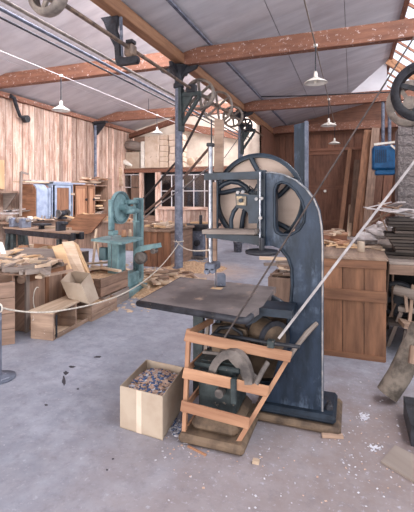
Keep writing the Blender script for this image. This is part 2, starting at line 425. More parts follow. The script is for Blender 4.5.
# added board shaped as the shadow under the ridge above the second tie beam
MB().prism([(-.15,13.3,4.75),(1.0,13.3,4.75),(1.0,13.3,5.72)], (0,.05,0)).build('ridge_shade', 'ceil', kind='structure')
MB().bar((1.0,13.26,5.70),(2.3,13.26,4.72), .07, .16, up=(0,0,1)).bar((1.1,12.9,5.62),(1.95,12.9,4.8),.05,.1).build('rafter', 'beamlight', kind='structure')
# tie beams
k = 0
for yb in (2.9, 8.1, 13.3, 18.5):
    MB().box(XL, XR+.1, yb-.09, yb+.09, ZB, ZB+.34, .01).build('tie_beam', 'beam', kind='structure')
# valley beam, with the hangers bolted under it
MB().box(XV-.10, XV+.10, -3, YB2, ZB+.02, ZB+.24, .01).build('valley_beam', 'beamlight', kind='structure')
MB().box(-2.86, -2.80, -3, YB2, 4.83, 4.87).build('trim_3', 'post', kind='structure')
# eave post on the left wall
ep = thing('wall_post', (XL+.12, 12.9, 0), 'grey iron post standing against the pale board wall at left', 'post')
MB().tube([(XL+.12,12.9,0),(XL+.12,12.9,4.3)], .06, 10).build('shaft', 'post', ep)
MB().prism([(XL+.02,12.9,4.4),(XL+.6,12.9,4.4),(XL+.2,12.9,3.95),(XL+.05,12.9,3.9)], (0,.06,0)).box(XL+.02,XL+.62,12.82,13.0,4.38,4.45).build('bracket', 'iron', ep)

# ================================================================== COLUMNS
def column(x, y, name, label):
    r = thing(name, (x, y, 0), label, 'column')
    MB().lathe((x,y,0),(0,0,1),[(.0,0),(.14,0),(.14,.05),(.095,.08),(.088,2.2),(.080,4.0),(.085,4.05)],20).build('pole', 'post', r)
    b = MB()
    b.lathe((x,y,4.0),(0,0,1),[(.085,0),(.12,.02),(.12,.10),(.09,.12),(.10,.3),(.2,.44),(.22,.46),(.22,.49),(0,.49)],20)
    for s in (-1, 1):
        b.prism([(x+s*.06,y-.03,4.15),(x+s*.06,y-.03,4.47),(x+s*.46,y-.03,4.47),(x+s*.42,y-.03,4.40),(x+s*.16,y-.03,4.3)], (0,.06,0))
        b.prism([(x-.03,y+s*.06,4.15),(x-.03,y+s*.06,4.47),(x-.03,y+s*.46,4.47),(x-.03,y+s*.42,4.40),(x-.03,y+s*.16,4.3)], (.06,0,0))
    b.build('capital', 'iron', r)
    # bracket carrying the lineshaft bearing
    b = MB().box(x+.03,x+.10,y-.11,y+.11,3.05,4.0,.01)
    b.build('wall_plate', 'irongreen', r)
    b = MB().bar((x+.08,y,3.85),(x+.52,y,3.85),.10,.09).bar((x+.08,y,3.2),(x+.5,y,3.8),.06,.07)
    b.prism([(x+.09,y-.03,3.4),(x+.09,y-.03,3.82),(x+.35,y-.03,3.82)], (0,.05,0))
    b.build('bracket_arm', 'irongreen', r)
    MB().box(x+.2,x+.42,y-.07,y+.07,3.88,4.06,.02).build('bearing', 'iron', r)
    return r
column(-3.6, 8.1, 'iron_column', 'tall blue-grey iron column in the middle, rope tied round it')
column(-3.6, 13.3, 'iron_column', 'far iron column with shaft brackets, seen above the big saw wheel')

# stanchion behind the saw: steel channel
a0 = P(303, 150, 5.4); st = thing('steel_stanchion', (a0.x, a0.y, 0), 'upright blue-grey steel channel standing right behind the big band saw', 'stanchion')
zt = P(303, 122, 5.4).z
MB().prism([(a0.x-.10,a0.y,0),(a0.x+.03,a0.y,0),(a0.x+.03,a0.y,zt),(a0.x-.12,a0.y,zt-.03)], (0,.02,0)).build('web', 'bluegrey', st)
MB().prism([(a0.x+.03,a0.y-.08,0),(a0.x+.07,a0.y-.08,0),(a0.x+.07,a0.y-.08,zt),(a0.x+.03,a0.y-.08,zt)], (0,.12,0)).build('flange', 'post', st)

# wooden guard plank standing behind the guide post of the saw
# ================================================================== LINESHAFT LEFT
def wheel(name, c, axis, Rr, wd, label, ns_=6, group=None, mat='pulley', rim_t=.05, cat='pulley', hub=.07, top=True, parent=None):
    r = parent if parent is not None else thing(name, Vector(c)-Vector((0,0,Rr)), label, cat, group)
    w2 = wd/2
    MB().lathe(c, axis, [(Rr-rim_t,-w2),(Rr-.008,-w2),(Rr,-w2*.6),(Rr+.006,0),(Rr,w2*.6),(Rr-.008,w2),(Rr-rim_t,w2),(Rr-rim_t*.9,0),(Rr-rim_t,-w2)], 36).build('rim', mat, r)
    MB().lathe(c, axis, [(0,-w2*1.1),(hub,-w2*1.1),(hub,w2*1.1),(0,w2*1.1)], 16, False).build('hub', mat, r)
    d = Vector(axis).normalized(); a = d.cross(Vector((0,0,1))).normalized(); b_ = d.cross(a)
    for k in range(ns_):
        t = 2*math.pi*k/ns_+.4; e = a*math.cos(t)+b_*math.sin(t)
        MB().bar(Vector(c)+e*hub*.8, Vector(c)+e*(Rr-rim_t*.6), .055, wd*.28, up=d).build('spoke', mat, r)
    return r
SX, SZ = -3.3, 3.97
MB().tube([(SX,-1,SZ),(SX,15.5,SZ)], .032, 10).build('lineshaft', 'shaft', label='long brown overhead lineshaft running under the valley beam', cat='shaft')
wheel('shaft_pulley', (SX,3.72,SZ), (0,1,0), .25, .13, 'spoked pulley cut by the top left edge of the picture', 4, mat='pulley', rim_t=.07, hub=.07)
wheel('shaft_pulley', (SX,8.62,SZ), (0,1,0), .36, .16, 'nearest of the spoked iron pulleys beside the middle column')
wheel('shaft_pulley', (SX-.03,10.0,SZ), (0,1,0), .42, .10, 'largest and middle one of the row of spoked iron pulleys right of the column')
wheel('shaft_pulley', (SX-.02,11.4,SZ), (0,1,0), .32, .12, 'rearmost and smallest of the spoked iron pulleys right of the column')
wheel('shaft_pulley', (SX,12.9,SZ), (0,1,0), .22, .12, 'small dark pulley near the far iron column', mat='iron')
# hanger
hy = 5.5
hg = thing('shaft_hanger', (SX, hy, 3.7), 'dark curved cast iron hanger carrying the lineshaft at upper left', 'hanger')
MB().prism([(XV-.08,hy,4.52),(XV-.30,hy,4.52),(XV-.24,hy,4.44),(XV-.15,hy,4.22),(XV-.04,hy,4.02),(XV-.02,hy,3.78),(XV+.02,hy,3.72),(SX+.12,hy,3.72),(SX+.15,hy,3.76),(SX+.14,hy,3.83),(SX-.08,hy,3.83),(XV+.06,hy,3.86),(XV+.05,hy,4.1),(XV-.02,hy,4.3),(XV+.02,hy,4.52)][::-1], (0,.09,0)).build('bracket', 'iron', hg)
MB().bar((XV+.07,hy+.05,3.86),(XV+.05,hy+.05,4.5),.02,.05).build('web_edge', 'post', hg)
MB().box(SX-.08,SX+.08,hy-.04,hy+.13,3.83,4.03,.03).build('bearing', 'shaft', hg)
MB().box(SX-.06,SX+.06,hy+.0,hy+.12,4.05,4.10).build('oil_cup', 'iron', hg)
# three long pipes
for k, (dx, r_, mt, lb) in enumerate(((-3.87,.026,'pulley','upper thick grey pipe'),(-4.08,.026,'post','middle blue-grey pipe'),(-4.28,.018,'iron','lowest thin black pipe'))):
    MB().tube([(dx,-1,3.95),(dx,16,3.95)], r_, 8).build('overhead_pipe', mt, label=lb+' of the three long pipes at upper left', cat='pipe')
MB().bar((-4.45,1.55,4.05),(-3.3,2.15,4.12),.12,.12).build('pipe_bracket','iron',label='black bracket in the top left corner, over the pipes',cat='bracket')
# old bracket on the left wall
bk = MB(); pt = [PX(x_,y_,XL+.12) for x_,y_ in ((10,96),(14,98),(17,108),(20,116),(26,119))]
bk.tube(pt, [.07,.06,.05,.05,.06], 8); bk.disc(pt[-1], (1,0,0), .11, .14, 14); bk.build('wall_hanger','iron',label='rusty curved iron hanger high on the pale board wall',cat='hanger')

# belts
def beltstrip(name, pts, wd, mat, label, side=(0,1,0), th=.008):
    b = MB(); pts = [Vector(p) for p in pts]
    for i in range(len(pts)-1):
        d = (pts[i+1]-pts[i]).normalized(); s_ = Vector(side); s_ = (s_-d*s_.dot(d)).normalized(); n = d.cross(s_)
        b.obox((pts[i]+pts[i+1])/2, (d, s_, n), ((pts[i+1]-pts[i]).length+.01, wd, th))
    return b.build(name, mat, label=label, cat='belt')
beltstrip('drive_belt', [P(206,106,9.4),P(198,122,9.6),P(178,160,10),P(150,192,10.6),P(138,204,10.9)], .13, 'belt', 'dark leather belt running down left from the nearest overhead pulley')
beltstrip('drive_belt', [P(210,147,8.6),P(186,175,8.9),P(160,200,9.1),P(136,220,9.2)], .16, 'beltbrown', 'upper brown belt slanting down left behind the middle column')
beltstrip('drive_belt', [P(208,168,8.6),P(186,186,8.9),P(160,204,9.15),P(140,222,9.3)], .09, 'beltpale', 'pale belt slanting down left below the brown one')
MB().tube([P(250,122,12.5),P(225,157,8),P(207,172,6)], .008, 6).build('pull_cord', 'iron', label='thin dark cord slanting from far pulleys to saw', cat='cord')

# right line: pulleys cut by right edge
RSX, RSY, RSZ = 1.12, 5.0, 2.85
pr = wheel('large_pulley', P(424,91,4.7), (.25,1,0), .36, .14, 'big dark pulley cut by the right edge of the picture', 4, mat='iron', rim_t=.1, hub=.1)
wheel('large_pulley', P(411,104,5.6), (.25,1,0), .32, .2, 'second dusty pulley half behind the big dark one at right', 5, mat='pulley', rim_t=.09, hub=.09)
c0 = P(418,92,4.7); MB().tube([c0, c0+Vector((.25,1,0))*2.6], .035, 10).build('side_shaft','iron',label='shaft through the dark pulleys at the right edge',cat='shaft')
beltstrip('drive_belt', [P(430,12,3.05), P(225,337,2.50)], .010, 'belt', 'thin dark drive belt slanting from top right down to the saw', side=(0.3,1,0), th=.009)
beltstrip('drive_belt', [P(440,128,2.95), P(279,338,2.76)], .017, 'beltpale', 'pale grey drive belt slanting across the saw column from the right edge', side=(0,.25,1), th=.014)

# ================================================================== LAMPS AND THEIR LINES
MB().tube([(-5.96,-1,4.25),(-5.96,16,4.25)], .007, 6).build('lamp_conduit','whiteflex',label='white conduit line carrying the two pendant lamps at left',cat='conduit')
MB().tube([(-.63,-1,4.40),(-.63,5,4.39),(-.63,18,4.40)], .012, 6).build('lamp_conduit','greywood',label='grey conduit line carrying the pendant lamps over the saw',cat='conduit')
def lamp(x, y, ztop, zs, label, rr=.19):
    r = thing('pendant_lamp', (x, y, zs), label, 'lamp')
    MB().tube([(x,y,ztop),(x,y,zs+.14)], .012, 6).build('cord','iron',r)
    MB().lathe((x,y,zs),(0,0,1),[(0,.2),(.025,.2),(.035,.15),(.035,.10),(.06,.085),(rr*.75,.035),(rr,0),(rr+.006,-.012),(rr-.004,-.01),(rr*.74,.025),(.05,.07),(0,.075)],28).build('lamp_shade','white',r)
    MB().lathe((x,y,zs),(0,0,1),[(0,-.02),(.02,-.012),(.03,.01),(.02,.05),(0,.06)],14).build('bulb','white',r)
    MB().disc((x,y,ztop),(0,0,1),.04,.04,12).build('ceiling_cap','white',r)
def ypl(px, X): r=ray(px,195); return r.y/r.x*X
lamp(-5.96, ypl(61,-5.96), 4.25, 3.50, 'white enamel pendant lamp nearest the pale board wall at left')
lamp(-5.96, ypl(157,-5.96), 4.25, 3.66, 'white enamel pendant lamp hanging before the stacked cartons')
lamp(-.63, 7.6, 4.40, 3.72, 'largest pendant lamp, hanging right above the band saw', .21)
lamp(-.63, 12.0, 4.40, 3.65, 'white pendant lamp by the steel stanchion, middle of the right row', .22)
lamp(-.63, 16.0, 4.40, 3.62, 'small far pendant lamp, rearmost of the right row', .22)
MB().tube([PY(150,100,13.2)+Vector((0,-.1,.5)), PY(150,100,13.2)+Vector((0,-.1,-.4))],.01,6).build('cord','iron',label='short cord dangling beside the pipes at left of the column',cat='cord')
# dark cable along the second beam
MB().tube([PY(238,97,13.0),PY(300,96,13.0),PY(392,92,13.0)],.02,6).build('cable','iron',label='dark cable strung along the front of the second tie beam',cat='cable')

# ================================================================== BIG BAND SAW
YF = 2.95
saw = thing('band_saw', (-.5, 3.1, 0), 'big blue-grey cast iron band saw with a large spoked wheel', 'band saw')
F = lambda l, Y=YF: [PY(a, b, Y) for a, b in l]
outer = F([(264,405),(276,368),(284,340),(289,312),(291,285),(291,268),(288,258),(281,249),(272,246),(259,246),(257,236),(257,174),(262,172.5),(272,172),(284,174.5),(296,180),(306,188.5),(314,199),(319,211),(321.5,226),(322.5,245),(322.5,413)])
hole = F([(274.5,190),(276.5,184.5),(281,182),(288,184),(296,191),(302,201),(305,212),(304,222),(299,230),(291,234.5),(281,235),(276,232),(274.5,226)])
MB().prism(outer, (0,.15,0), [hole]).build('frame', 'bluegrey', saw)
MB().tube([p+Vector((0,-.004,0)) for p in F([(262,173),(272,172.3),(284,174.8),(296,180.3),(306,188.8),(314,199.3),(319,211.3),(321.5,226),(322.5,245),(322.5,300),(322.5,411)])], .0065, 6).build('frame_edge', 'worn', saw, label='pale worn rounded edge')
MB().tube([p+Vector((0,0,0)) for p in F([(274.5,190),(276.5,184.5),(281,182),(288,184),(296,191),(302,201),(305,212),(304,222),(299,230),(291,234.5),(281,235),(276,232),(274.5,226),(274.5,190)])], .010, 8, False).build('window_bead', 'bluedark', saw)
MB().tube([PY(284,341,YF-.005),PY(290,312,YF-.005),PY(292,285,YF-.005),PY(291.5,268,YF-.005),PY(288,258,YF-.005),PY(281,249,YF-.005)], .012, 8).build('inner_bead','bluedark',saw)
# head post and horizontal arms
hp = [PY(a,b,YF-.03) for a,b in ((257,170),(265,170),(265,246),(257,246))]
MB().prism(hp, (0,.08,0)).build('head_post','bluedark',saw)
MB().prism([PY(a,b,YF-.06) for a,b in ((204,173.5),(262,171),(262,179),(204,180))], (0,.07,0)).build('upper_arm','bluedark',saw)
MB().prism([PY(a,b,YF-.06) for a,b in ((206,233.5),(262,236),(262,246),(245,243),(214,238.5),(206,238))], (0,.10,0)).build('lower_arm','bluedark',saw)
p = PY(206,231,YF-.1); q = PY(257,231.5,YF-.1)
MB().bar(p, q, .17, .03).build('arm_board','greywood',saw,label='worn wooden board on the lower arm')
# guide post, clamp, rods
g0 = PY(210.5,132,YF-.02); 
MB().tube([(g0.x,g0.y,PY(210.5,145,YF-.02).z),(g0.x,g0.y,PY(210.5,262,YF-.02).z)], .018, 12).build('guide_post','steel',saw)
zc_ = PY(210,145,YF-.02).z; MB().box(g0.x-.025,g0.x+.025,g0.y-.03,g0.y+.03,zc_-.014,zc_+.014,.004).tube([(g0.x+.008,g0.y,zc_),(g0.x+.008,g0.y,PY(210,120,YF).z)],.006,8).build('top_clamp','iron',saw)
a = PY(217.5,181,YF-.03); b_ = PY(217.5,234,YF-.03)
MB().tube([a,b_], .009, 8).build('side_rod','bluedark',saw)
MB().tube([PY(260,172,YF-.08),PY(260,250,YF-.08)], .008, 8).build('side_rod','steel',saw)
# curved brackets and tension box
MB().tube([PY(x_,y_,YF+.0) for x_,y_ in ((220,187),(224,184),(231,181.5),(239,182.5),(246,187),(249,192))], .020, 8).build('curved_bracket','bluedark',saw)
MB().tube([PY(x_,y_,YF-.02) for x_,y_ in ((231.5,229),(231,220),(233.5,212),(238,206),(245,204),(248,210))], .017, 8).build('curved_bracket','bluedark',saw)
tb = MB().prism([PY(a_,b2,YF-.08) for a_,b2 in ((235.5,193.5),(247,194.5),(260.5,195),(260,215),(258,223.5),(248.5,223.5),(248,213),(245,209.5),(240,208.5),(236,208))], (0,.09,0)).build('tension_box','bluedark',saw)
MB().prism([PY(a_,b2,YF-.095) for a_,b2 in ((236.5,196),(246,196.5),(246,205.5),(236.5,205))], (0,.015,0)).build('face_plate','brass',tb,label='brassy face plate with a round boss')
MB().disc(PY(241,200.5,YF-.1),(0,1,0),.016,.03,14).build('boss','bluedark',tb)
for (a_,b2) in ((256.5,199),(261.5,198.5),(260.5,218),(238,192.5),(243,192)):
    MB().disc(PY(a_,b2,YF-.095),(0,1,0),.012,.03,10).build('bolt','worn',tb)
MB().tube([PY(x_,y_,YF-.03) for x_,y_ in ((247,193),(250,186),(254,190),(257,184),(255,193))], .007, 6).build('tension_spring','iron',saw)
# handwheel under lower arm
hc = PY(262,252,YF-.13)
hw = MB().lathe(hc,(0,0,1),[(.085,-.008),(.115,-.012),(.122,0),(.115,.012),(.085,.008),(.04,.012),(0,.014),(0,-.008),(.085,-.008)],32).build('handwheel','iron',saw)
MB().tube([hc,hc+Vector((0,0,.10))],.018,10).build('handwheel_stem','iron',hw)
# upper wheel
WC = PY(258.5,199,3.17); WR = .368
uw = MB().lathe(WC,(0,1,0),[(WR-.035,-.03),(WR-.006,-.03),(WR,-.02),(WR,.02),(WR-.006,.03),(WR-.035,.03),(WR-.03,0),(WR-.035,-.03)],56).build('upper_wheel','bluedark',saw)
MB().lathe(WC+Vector((0,.03,0)),(0,1,0),[(0,-.004),(WR-.033,-.004),(WR-.033,.004),(0,.004)],48,False).build('wheel_panel','pinkpanel',uw,label='pinkish wooden disc filling the wheel')
def curved_spokes(c, parent, n=4, ph=0.0):
    for k in range(n):
        t0 = 2*math.pi*k/n+ph; pts=[]
        for s in range(7):
            f=s/6; rr=.05+(WR-.07)*f; t=t0+.75*math.sin(f*1.5)
            pts.append(c+Vector((rr*math.cos(t),-.012,rr*math.sin(t))))
        MB().tube(pts,[.026,.024,.022,.02,.02,.02,.022],8).build('spoke','bluedark',parent)
curved_spokes(WC, uw, 5, 1.0)
MB().disc(WC,(0,1,0),.065,.09,20).build('hub','bluedark',uw)
MB().tube([WC+Vector((0,-.25,0)),WC+Vector((0,.05,0))],.022,10).build('axle','iron',uw)
# blade
bx = WC.x-WR
TZ = .87
MB().box(bx-.001,bx+.001,WC.y-.012,WC.y+.012,TZ-.5,WC.z).build('blade','steel',saw)
# blade guard board and guides
gb = PY(219,120,3.10); MB().prism([PY(a_,b2,3.10) for a_,b2 in ((214.5,118),(223,120),(222.5,172),(214,172))],(0,.03,0)).build('guard_board','crate',saw,label='upright pale wooden board above the arm')
MB().prism([PY(a_,b2,3.02) for a_,b2 in ((205.5,235),(207,235),(207,258),(205.5,258))],(0,.06,0)).prism([PY(a_,b2,3.06) for a_,b2 in ((211.5,182),(216.5,182),(216.5,261),(211.5,261))],(0,.02,0)).build('guard_board','brownbox',saw)
gx = PY(213,266,3.05)
MB().box(gx.x-.05,gx.x+.035,2.98,3.14,gx.z-.03,gx.z+.03,.008).lathe((gx.x-.03,3.0,gx.z-.035),(0,1,0),[(0,-.02),(.024,-.02),(.024,.02),(0,.02)],14,False).lathe((gx.x+.02,3.0,gx.z-.03),(0,1,0),[(0,-.02),(.02,-.02),(.02,.02),(0,.02)],14,False).build('blade_guide','post',saw)
# table with a throat notch
tp = [PZ(a_,b2,TZ) for a_,b2 in ((139,300.5),(181,277),(276,287),(263,306),(257,309),(251,313),(246,317.5),(240,317),(232,315.5))]
for v in tp: v.z = TZ-.045
tbl = MB().prism(tp,(0,0,.045)).build('table','table',saw)
rimp=[Vector((v.x,v.y,TZ-.022)) for v in tp]
MB().tube(rimp[5:]+[rimp[0]]+rimp[1:2],.024,8).build('table_edge','iron',tbl)
MB().box(bx-.03,bx+.06,WC.y-.03,WC.y+.03,TZ,TZ+.003).build('throat_plate','pine',tbl)
# cast arm under the table to the column
MB().prism([PY(a_,b2,2.72) for a_,b2 in ((250,316),(259,308),(292,311),(292,319),(263,316),(256,322),(246,326))],(0,.22,0)).build('table_bracket','bluedark',saw)
a=PZ(194,318,TZ-.05); 
MB().prism([PY(x_,y_,3.05) for x_,y_ in ((193,312),(203,314),(201,395),(193,395))],(0,.05,0)).build('rear_leg','irongreen',saw)
# lower wheel and drive
LC = Vector((WC.x, 3.17, .50))
lw = MB().lathe(LC,(0,1,0),[(WR-.035,-.03),(WR-.006,-.03),(WR,-.02),(WR,.02),(WR-.006,.03),(WR-.035,.03),(WR-.03,0),(WR-.035,-.03)],48).build('lower_wheel','bluedark',saw)
MB().lathe(LC+Vector((0,.03,0)),(0,1,0),[(0,-.004),(WR-.033,-.004),(WR-.033,.004),(0,.004)],40,False).build('wheel_panel','grime',lw)
dc = PY(266,336,2.88); ax = (.75,-.65,.0)
dm = MB().lathe(dc,ax,[(0,-.16),(.07,-.16),(.07,-.07),(.115,-.07),(.115,.10),(.105,.10),(0,.10)],32,False).build('drive_drum','grime',saw,label='greasy brown drive drum')
MB().lathe(dc,ax,[(.10,-.085),(.127,-.085),(.127,-.062),(.10,-.062)],32,False).build('flange','iron',dm)
MB().lathe(dc,ax,[(.10,.085),(.135,.085),(.135,.105),(.10,.105)],32,False).build('flange','iron',dm)
MB().lathe(dc,ax,[(.05,-.165),(.08,-.165),(.08,-.145),(.05,-.145)],32,False).build('flange','iron',dm)
dn=[PY(a_,b2,2.70) for a_,b2 in ((214,334),(240,338),(270,343),(300,347))]
MB().tube(dn,.014,8).build('shifter_rod','iron',saw)
MB().box(dn[2].x-.02,dn[2].x+.03,2.68,2.73,dn[2].z-.03,dn[2].z+.02,.005).build('rod_clamp','irongreen',saw)
MB().prism([PY(a_,b2,2.78) for a_,b2 in ((212,325),(226,325),(246,330),(250,352),(240,372),(212,372))],(0,.05,0)).build('gear_cover','grime',saw)
MB().tube([PY(a_,b2,2.76) for a_,b2 in ((212,336),(220,328),(232,327),(241,333),(244,345))],.014,8).build('cover_rib','iron',saw)
# arch casting
arc=[PY(229+23*math.cos(math.pi*(1-k/12)),385-35*math.sin(math.pi*(1-k/12)),2.54) for k in range(13)]
arc+=[PY(229+15.5*math.cos(math.pi*k/12),385-26*math.sin(math.pi*k/12),2.54) for k in range(13)]
MB().prism(arc,(0,.07,0)).build('arch_casting','dust',saw,label='dusty grey arch casting over the gears')
MB().prism([PY(a_,b2,2.58) for a_,b2 in ((226,357),(240,354),(249,372),(256,378),(254,384),(244,384),(240,372))],(0,.04,0)).build('arch_web','dust',saw)
MB().tube([PY(256,384,2.55),PY(262,372,2.58),PY(268,362,2.62)],.016,8).build('lever','dust',saw)
MB().tube([PY(203,352,2.58),PY(222,354,2.58)],.012,8).build('lever','dust',saw)
for (a_,b2,r_) in ((222,378,.04),(234,382,.05),(216,385,.03)):
    MB().lathe(PY(a_,b2,2.66),(0,1,0),[(0,-.04),(r_,-.04),(r_,.04),(0,.04)],18,False).build('gear','grime',saw)
# pedestal under the table
MB().box(-1.01,-.74,2.60,2.92,.14,.50,.02).build('pedestal','irongreen',saw)
MB().box(-1.03,-.70,2.57,2.92,.46,.495,.008).build('pedestal_ledge','irongreen',saw)
MB().lathe((-.83,2.55,.33),(0,1,0),[(0,-.03),(.03,-.03),(.03,.03),(0,.03)],14,False).build('boss','dust',saw)
MB().box(-.755,-.715,2.53,2.57,.27,.44,.006).build('pedestal_hinge','irongreen',saw)
MB().box(-1.03,-.70,2.50,2.95,.055,.15,.035).build('pedestal_foot','grime',saw)
MB().box(-1.09,-.64,2.43,3.0,0,.065,.02).build('pedestal_plinth','grime',saw)
MB().box(-.70,-.07,2.86,3.32,0,.055,.02).build('column_plinth','grime',saw)
MB().box(-.66,-.105,2.89,3.28,.055,.115,.02).build('column_foot','bluedark',saw)
bb = PZ(325,403,.13); MB().lathe((-.155,3.0,.115),(0,0,1),[(0,0),(.028,0),(.028,.025),(.016,.03),(.016,.055),(0,.058)],12,False).build('anchor_bolt','iron',saw)

# the loose grey block on the table
c=PZ(221,286,TZ); bl=MB()
bl.obox((c.x,c.y,TZ+.055),((math.cos(.5),math.sin(.5),0),(-math.sin(.5),math.cos(.5),0),(0,0,1)),(.07,.07,.10),.004)
bl.build('blade_block','post',label='small grey metal block standing on the saw table by the blade',cat='block')

# ================================================================== WOODEN GUARD RAIL
gr = thing('guard_rail', PZ(186,441), 'slatted pale wooden guard rail standing in front of the saw drive','guard rail')
def pz_(px,py,zc): return P(px,py,zc)
LB = PZ(184,440); LT = P(188.5,318,2.70); 
RBt = PZ(232,452); RTp = P(317,323,2.90)
MB().bar(LB,P(189,329,2.72),.028,.03,up=(0,1,0)).build('post','rail',gr)
MB().bar(P(201,408,3.0),P(208.5,318,3.02),.026,.028,up=(0,1,0)).build('post','greywood',gr)
js=P(287,360,2.78)
MB().bar(RBt,js,.028,.035,up=(0,1,0)).build('slanting_post','rail',gr)
hs_=P(287,360,2.76); MB().tube([hs_,P(296,347,2.79),P(307,333,2.83),P(317,323,2.86)],[.018,.016,.019,.016],8).build('handle','greywood',gr,label='grey worn rounded handle stick')
for (x0,y0,x1,y1,zr) in ((185,335.5,291,357,2.75),(183,372.5,268,391.5,2.66),(181,405.5,249,423.5,2.58)):
    MB().bar(P(x0,y0,2.66),P(x1,y1,zr-.02),.012,.072,bev=.002).build('rail','rail',gr)
for (x0,y0,x1,y1) in ((189,333,213,320),(187,370,206,352),(187,405,204,383),(186,432,203,404)):
    MB().bar(P(x0,y0,2.72),P(x1,y1,3.0),.012,.045).build('side_rail','rail',gr)

# ================================================================== CARDBOARD BOX WITH CHIPS
FL,FR_ = PZ(120,427.5),PZ(162.5,440.6); BRt=PZ(184,367.5,.295); BLt=PZ(149,358,.295)
FRt=PZ(162.5,396.5,.295)
H_=.297
cb = thing('cardboard_box',(FR_.x,FR_.y,0),'open cardboard box full of chips beside the guard rail','box')
u_=(FL-FR_); u_.z=0; v_=Vector((BRt.x-FR_.x,BRt.y-FR_.y,0))
c4=[Vector((FR_.x,FR_.y,0)),Vector((FR_.x,FR_.y,0))+u_,Vector((FR_.x,FR_.y,0))+u_+v_,Vector((FR_.x,FR_.y,0))+v_]
for k in range(4):
    a,b_=c4[k],c4[(k+1)%4]; n=Vector((0,0,1)).cross(b_-a).normalized()*.006
    MB().prism([a,b_,b_+Vector((0,0,H_)),a+Vector((0,0,H_))],-n).build('side_panel','card',cb)
MB().prism(c4,(0,0,.006)).build('bottom_panel','card',cb)
tpz=[a+Vector((0,0,.001)) for a in ((c4[0]*.52+c4[1]*.48),(c4[0]*.40+c4[1]*.60))]
nn=Vector((0,0,1)).cross(u_).normalized()*.001
MB().prism([tpz[0]+nn,tpz[1]+nn,tpz[1]+nn+Vector((0,0,H_-.002)),tpz[0]+nn+Vector((0,0,H_-.002))],-nn*.8).build('tape','cardlight',cb,label='strip of pale tape')
def chips(name, mats, n, fn, smin, smax, label, cat, flat=.35, obj_label=True):
    """loose chips nobody could count: one stuff object per colour"""
    for mi,(mt,fr,lb) in enumerate(mats):
        b=MB()
        for i in range(int(n*fr)):
            c=fn(); s=rnd.uniform(smin,smax); a=rnd.uniform(0,6.28); tl=rnd.uniform(-.5,.5)*flat
            d=Vector((math.cos(a),math.sin(a),tl)).normalized(); e=Vector((-math.sin(a),math.cos(a),rnd.uniform(-.5,.5)*flat)).normalized(); f=d.cross(e)
            b.obox(c,(d,e,f),(s,s*rnd.uniform(.4,.9),s*rnd.uniform(.12,.3)))
        b.build(name,mt,label=lb,cat=cat,kind='stuff')
def inbox():
    s,t=rnd.uniform(.04,.96),rnd.uniform(.03,.97)
    z=.225+.05*(1-((s-.5)**2+(t-.5)**2)*3)+rnd.uniform(-.01,.01)
    return c4[0]+u_*s+v_*t+Vector((0,0,z))
fillb=MB(); g=8; vs=[];fs=[]
for i in range(g+1):
    for j in range(g+1):
        s,t=.02+.96*i/g,.02+.96*j/g; vs.append(c4[0]+u_*s+v_*t+Vector((0,0,.215+.05*(1-((s-.5)**2+(t-.5)**2)*3))))
for i in range(g):
    for j in range(g): fs.append((i*(g+1)+j,i*(g+1)+j+1,(i+1)*(g+1)+j+1,(i+1)*(g+1)+j))
fillb.add(vs,fs); fillb.build('sawdust_fill','sawdust',label='sawdust under the loose chips in the cardboard box',cat='sawdust',kind='stuff')
chips('wood_chips',[('chippink',.62,'pink wood chips heaped in the cardboard box'),('chipblue',.26,'blue chips heaped in the cardboard box'),('chipwhite',.12,'white chips heaped in the cardboard box')],1300,inbox,.010,.030,'','chips')

# floor litter
def ground(regs):
    def f():
        x0,x1,y0,y1=rnd.choice(regs); p=PZ(rnd.uniform(x0,x1),rnd.uniform(y0,y1)); return Vector((p.x,p.y,.003))
    return f
chips('floor_litter',[('chipwhite',.55,'white flecks scattered on the floor round the saw'),('chippink',.45,'pink wood flecks scattered on the floor round the saw')],230,
      ground([(150,300,400,512),(160,210,425,460),(325,414,360,500),(325,400,380,470),(340,400,400,480),(240,414,440,512),(180,270,430,480)]),.004,.014,'','litter',.1)
def clump(cx,cy,rx,ry):
    def f():
        a=rnd.uniform(0,6.28); r_=rnd.random(); p=PZ(cx+rx*r_*math.cos(a),cy+ry*r_*math.sin(a)); return Vector((p.x,p.y,.004))
    return f
chips('floor_litter',[('chipwhite',1,'bunch of white shavings on the floor right of the saw foot')],60,clump(363,417,7,4),.006,.016,'','litter',.2)
chips('floor_litter',[('chipwhite',1,'bunch of white shavings nearest the loose board on the floor')],50,clump(375,448,8,4),.006,.016,'','litter',.2)
chips('floor_litter',[('chipwhite',.6,'white scraps heaped between cardboard box and guard rail'),('chipblue',.4,'blue scraps heaped between cardboard box and guard rail')],160,clump(176,428,11,9),.006,.018,'','litter',.3)
chips('floor_litter',[('pale',1,'pale shavings scattered over the floor left of the middle column')],380,ground([(120,178,268,300),(100,150,292,312),(182,208,258,274),(120,170,258,290)]),.02,.07,'','shavings',.5)
# stain marks
st=MB()
for (px_,py_,rx,ry) in ((64,381,2.2,5),(66,373,3,2),(72,367,4,1.3),(98,357,4,1),(78,389,1.5,1),(46,405,2,1.2),(113,459,1.2,1.2),(107,470,1,1.4)):
    vs=[]; 
    for k in range(12):
        t=k*math.pi/6; q=PZ(px_+rx*math.cos(t)*rnd.uniform(.6,1.2),py_+ry*math.sin(t)*rnd.uniform(.6,1.2)); vs.append((q.x,q.y,.0012))
    st.add(vs,[tuple(range(12))])
st.build('oil_stain','darkstain',label='dark oil marks on the open floor at left',cat='stain',kind='stuff')

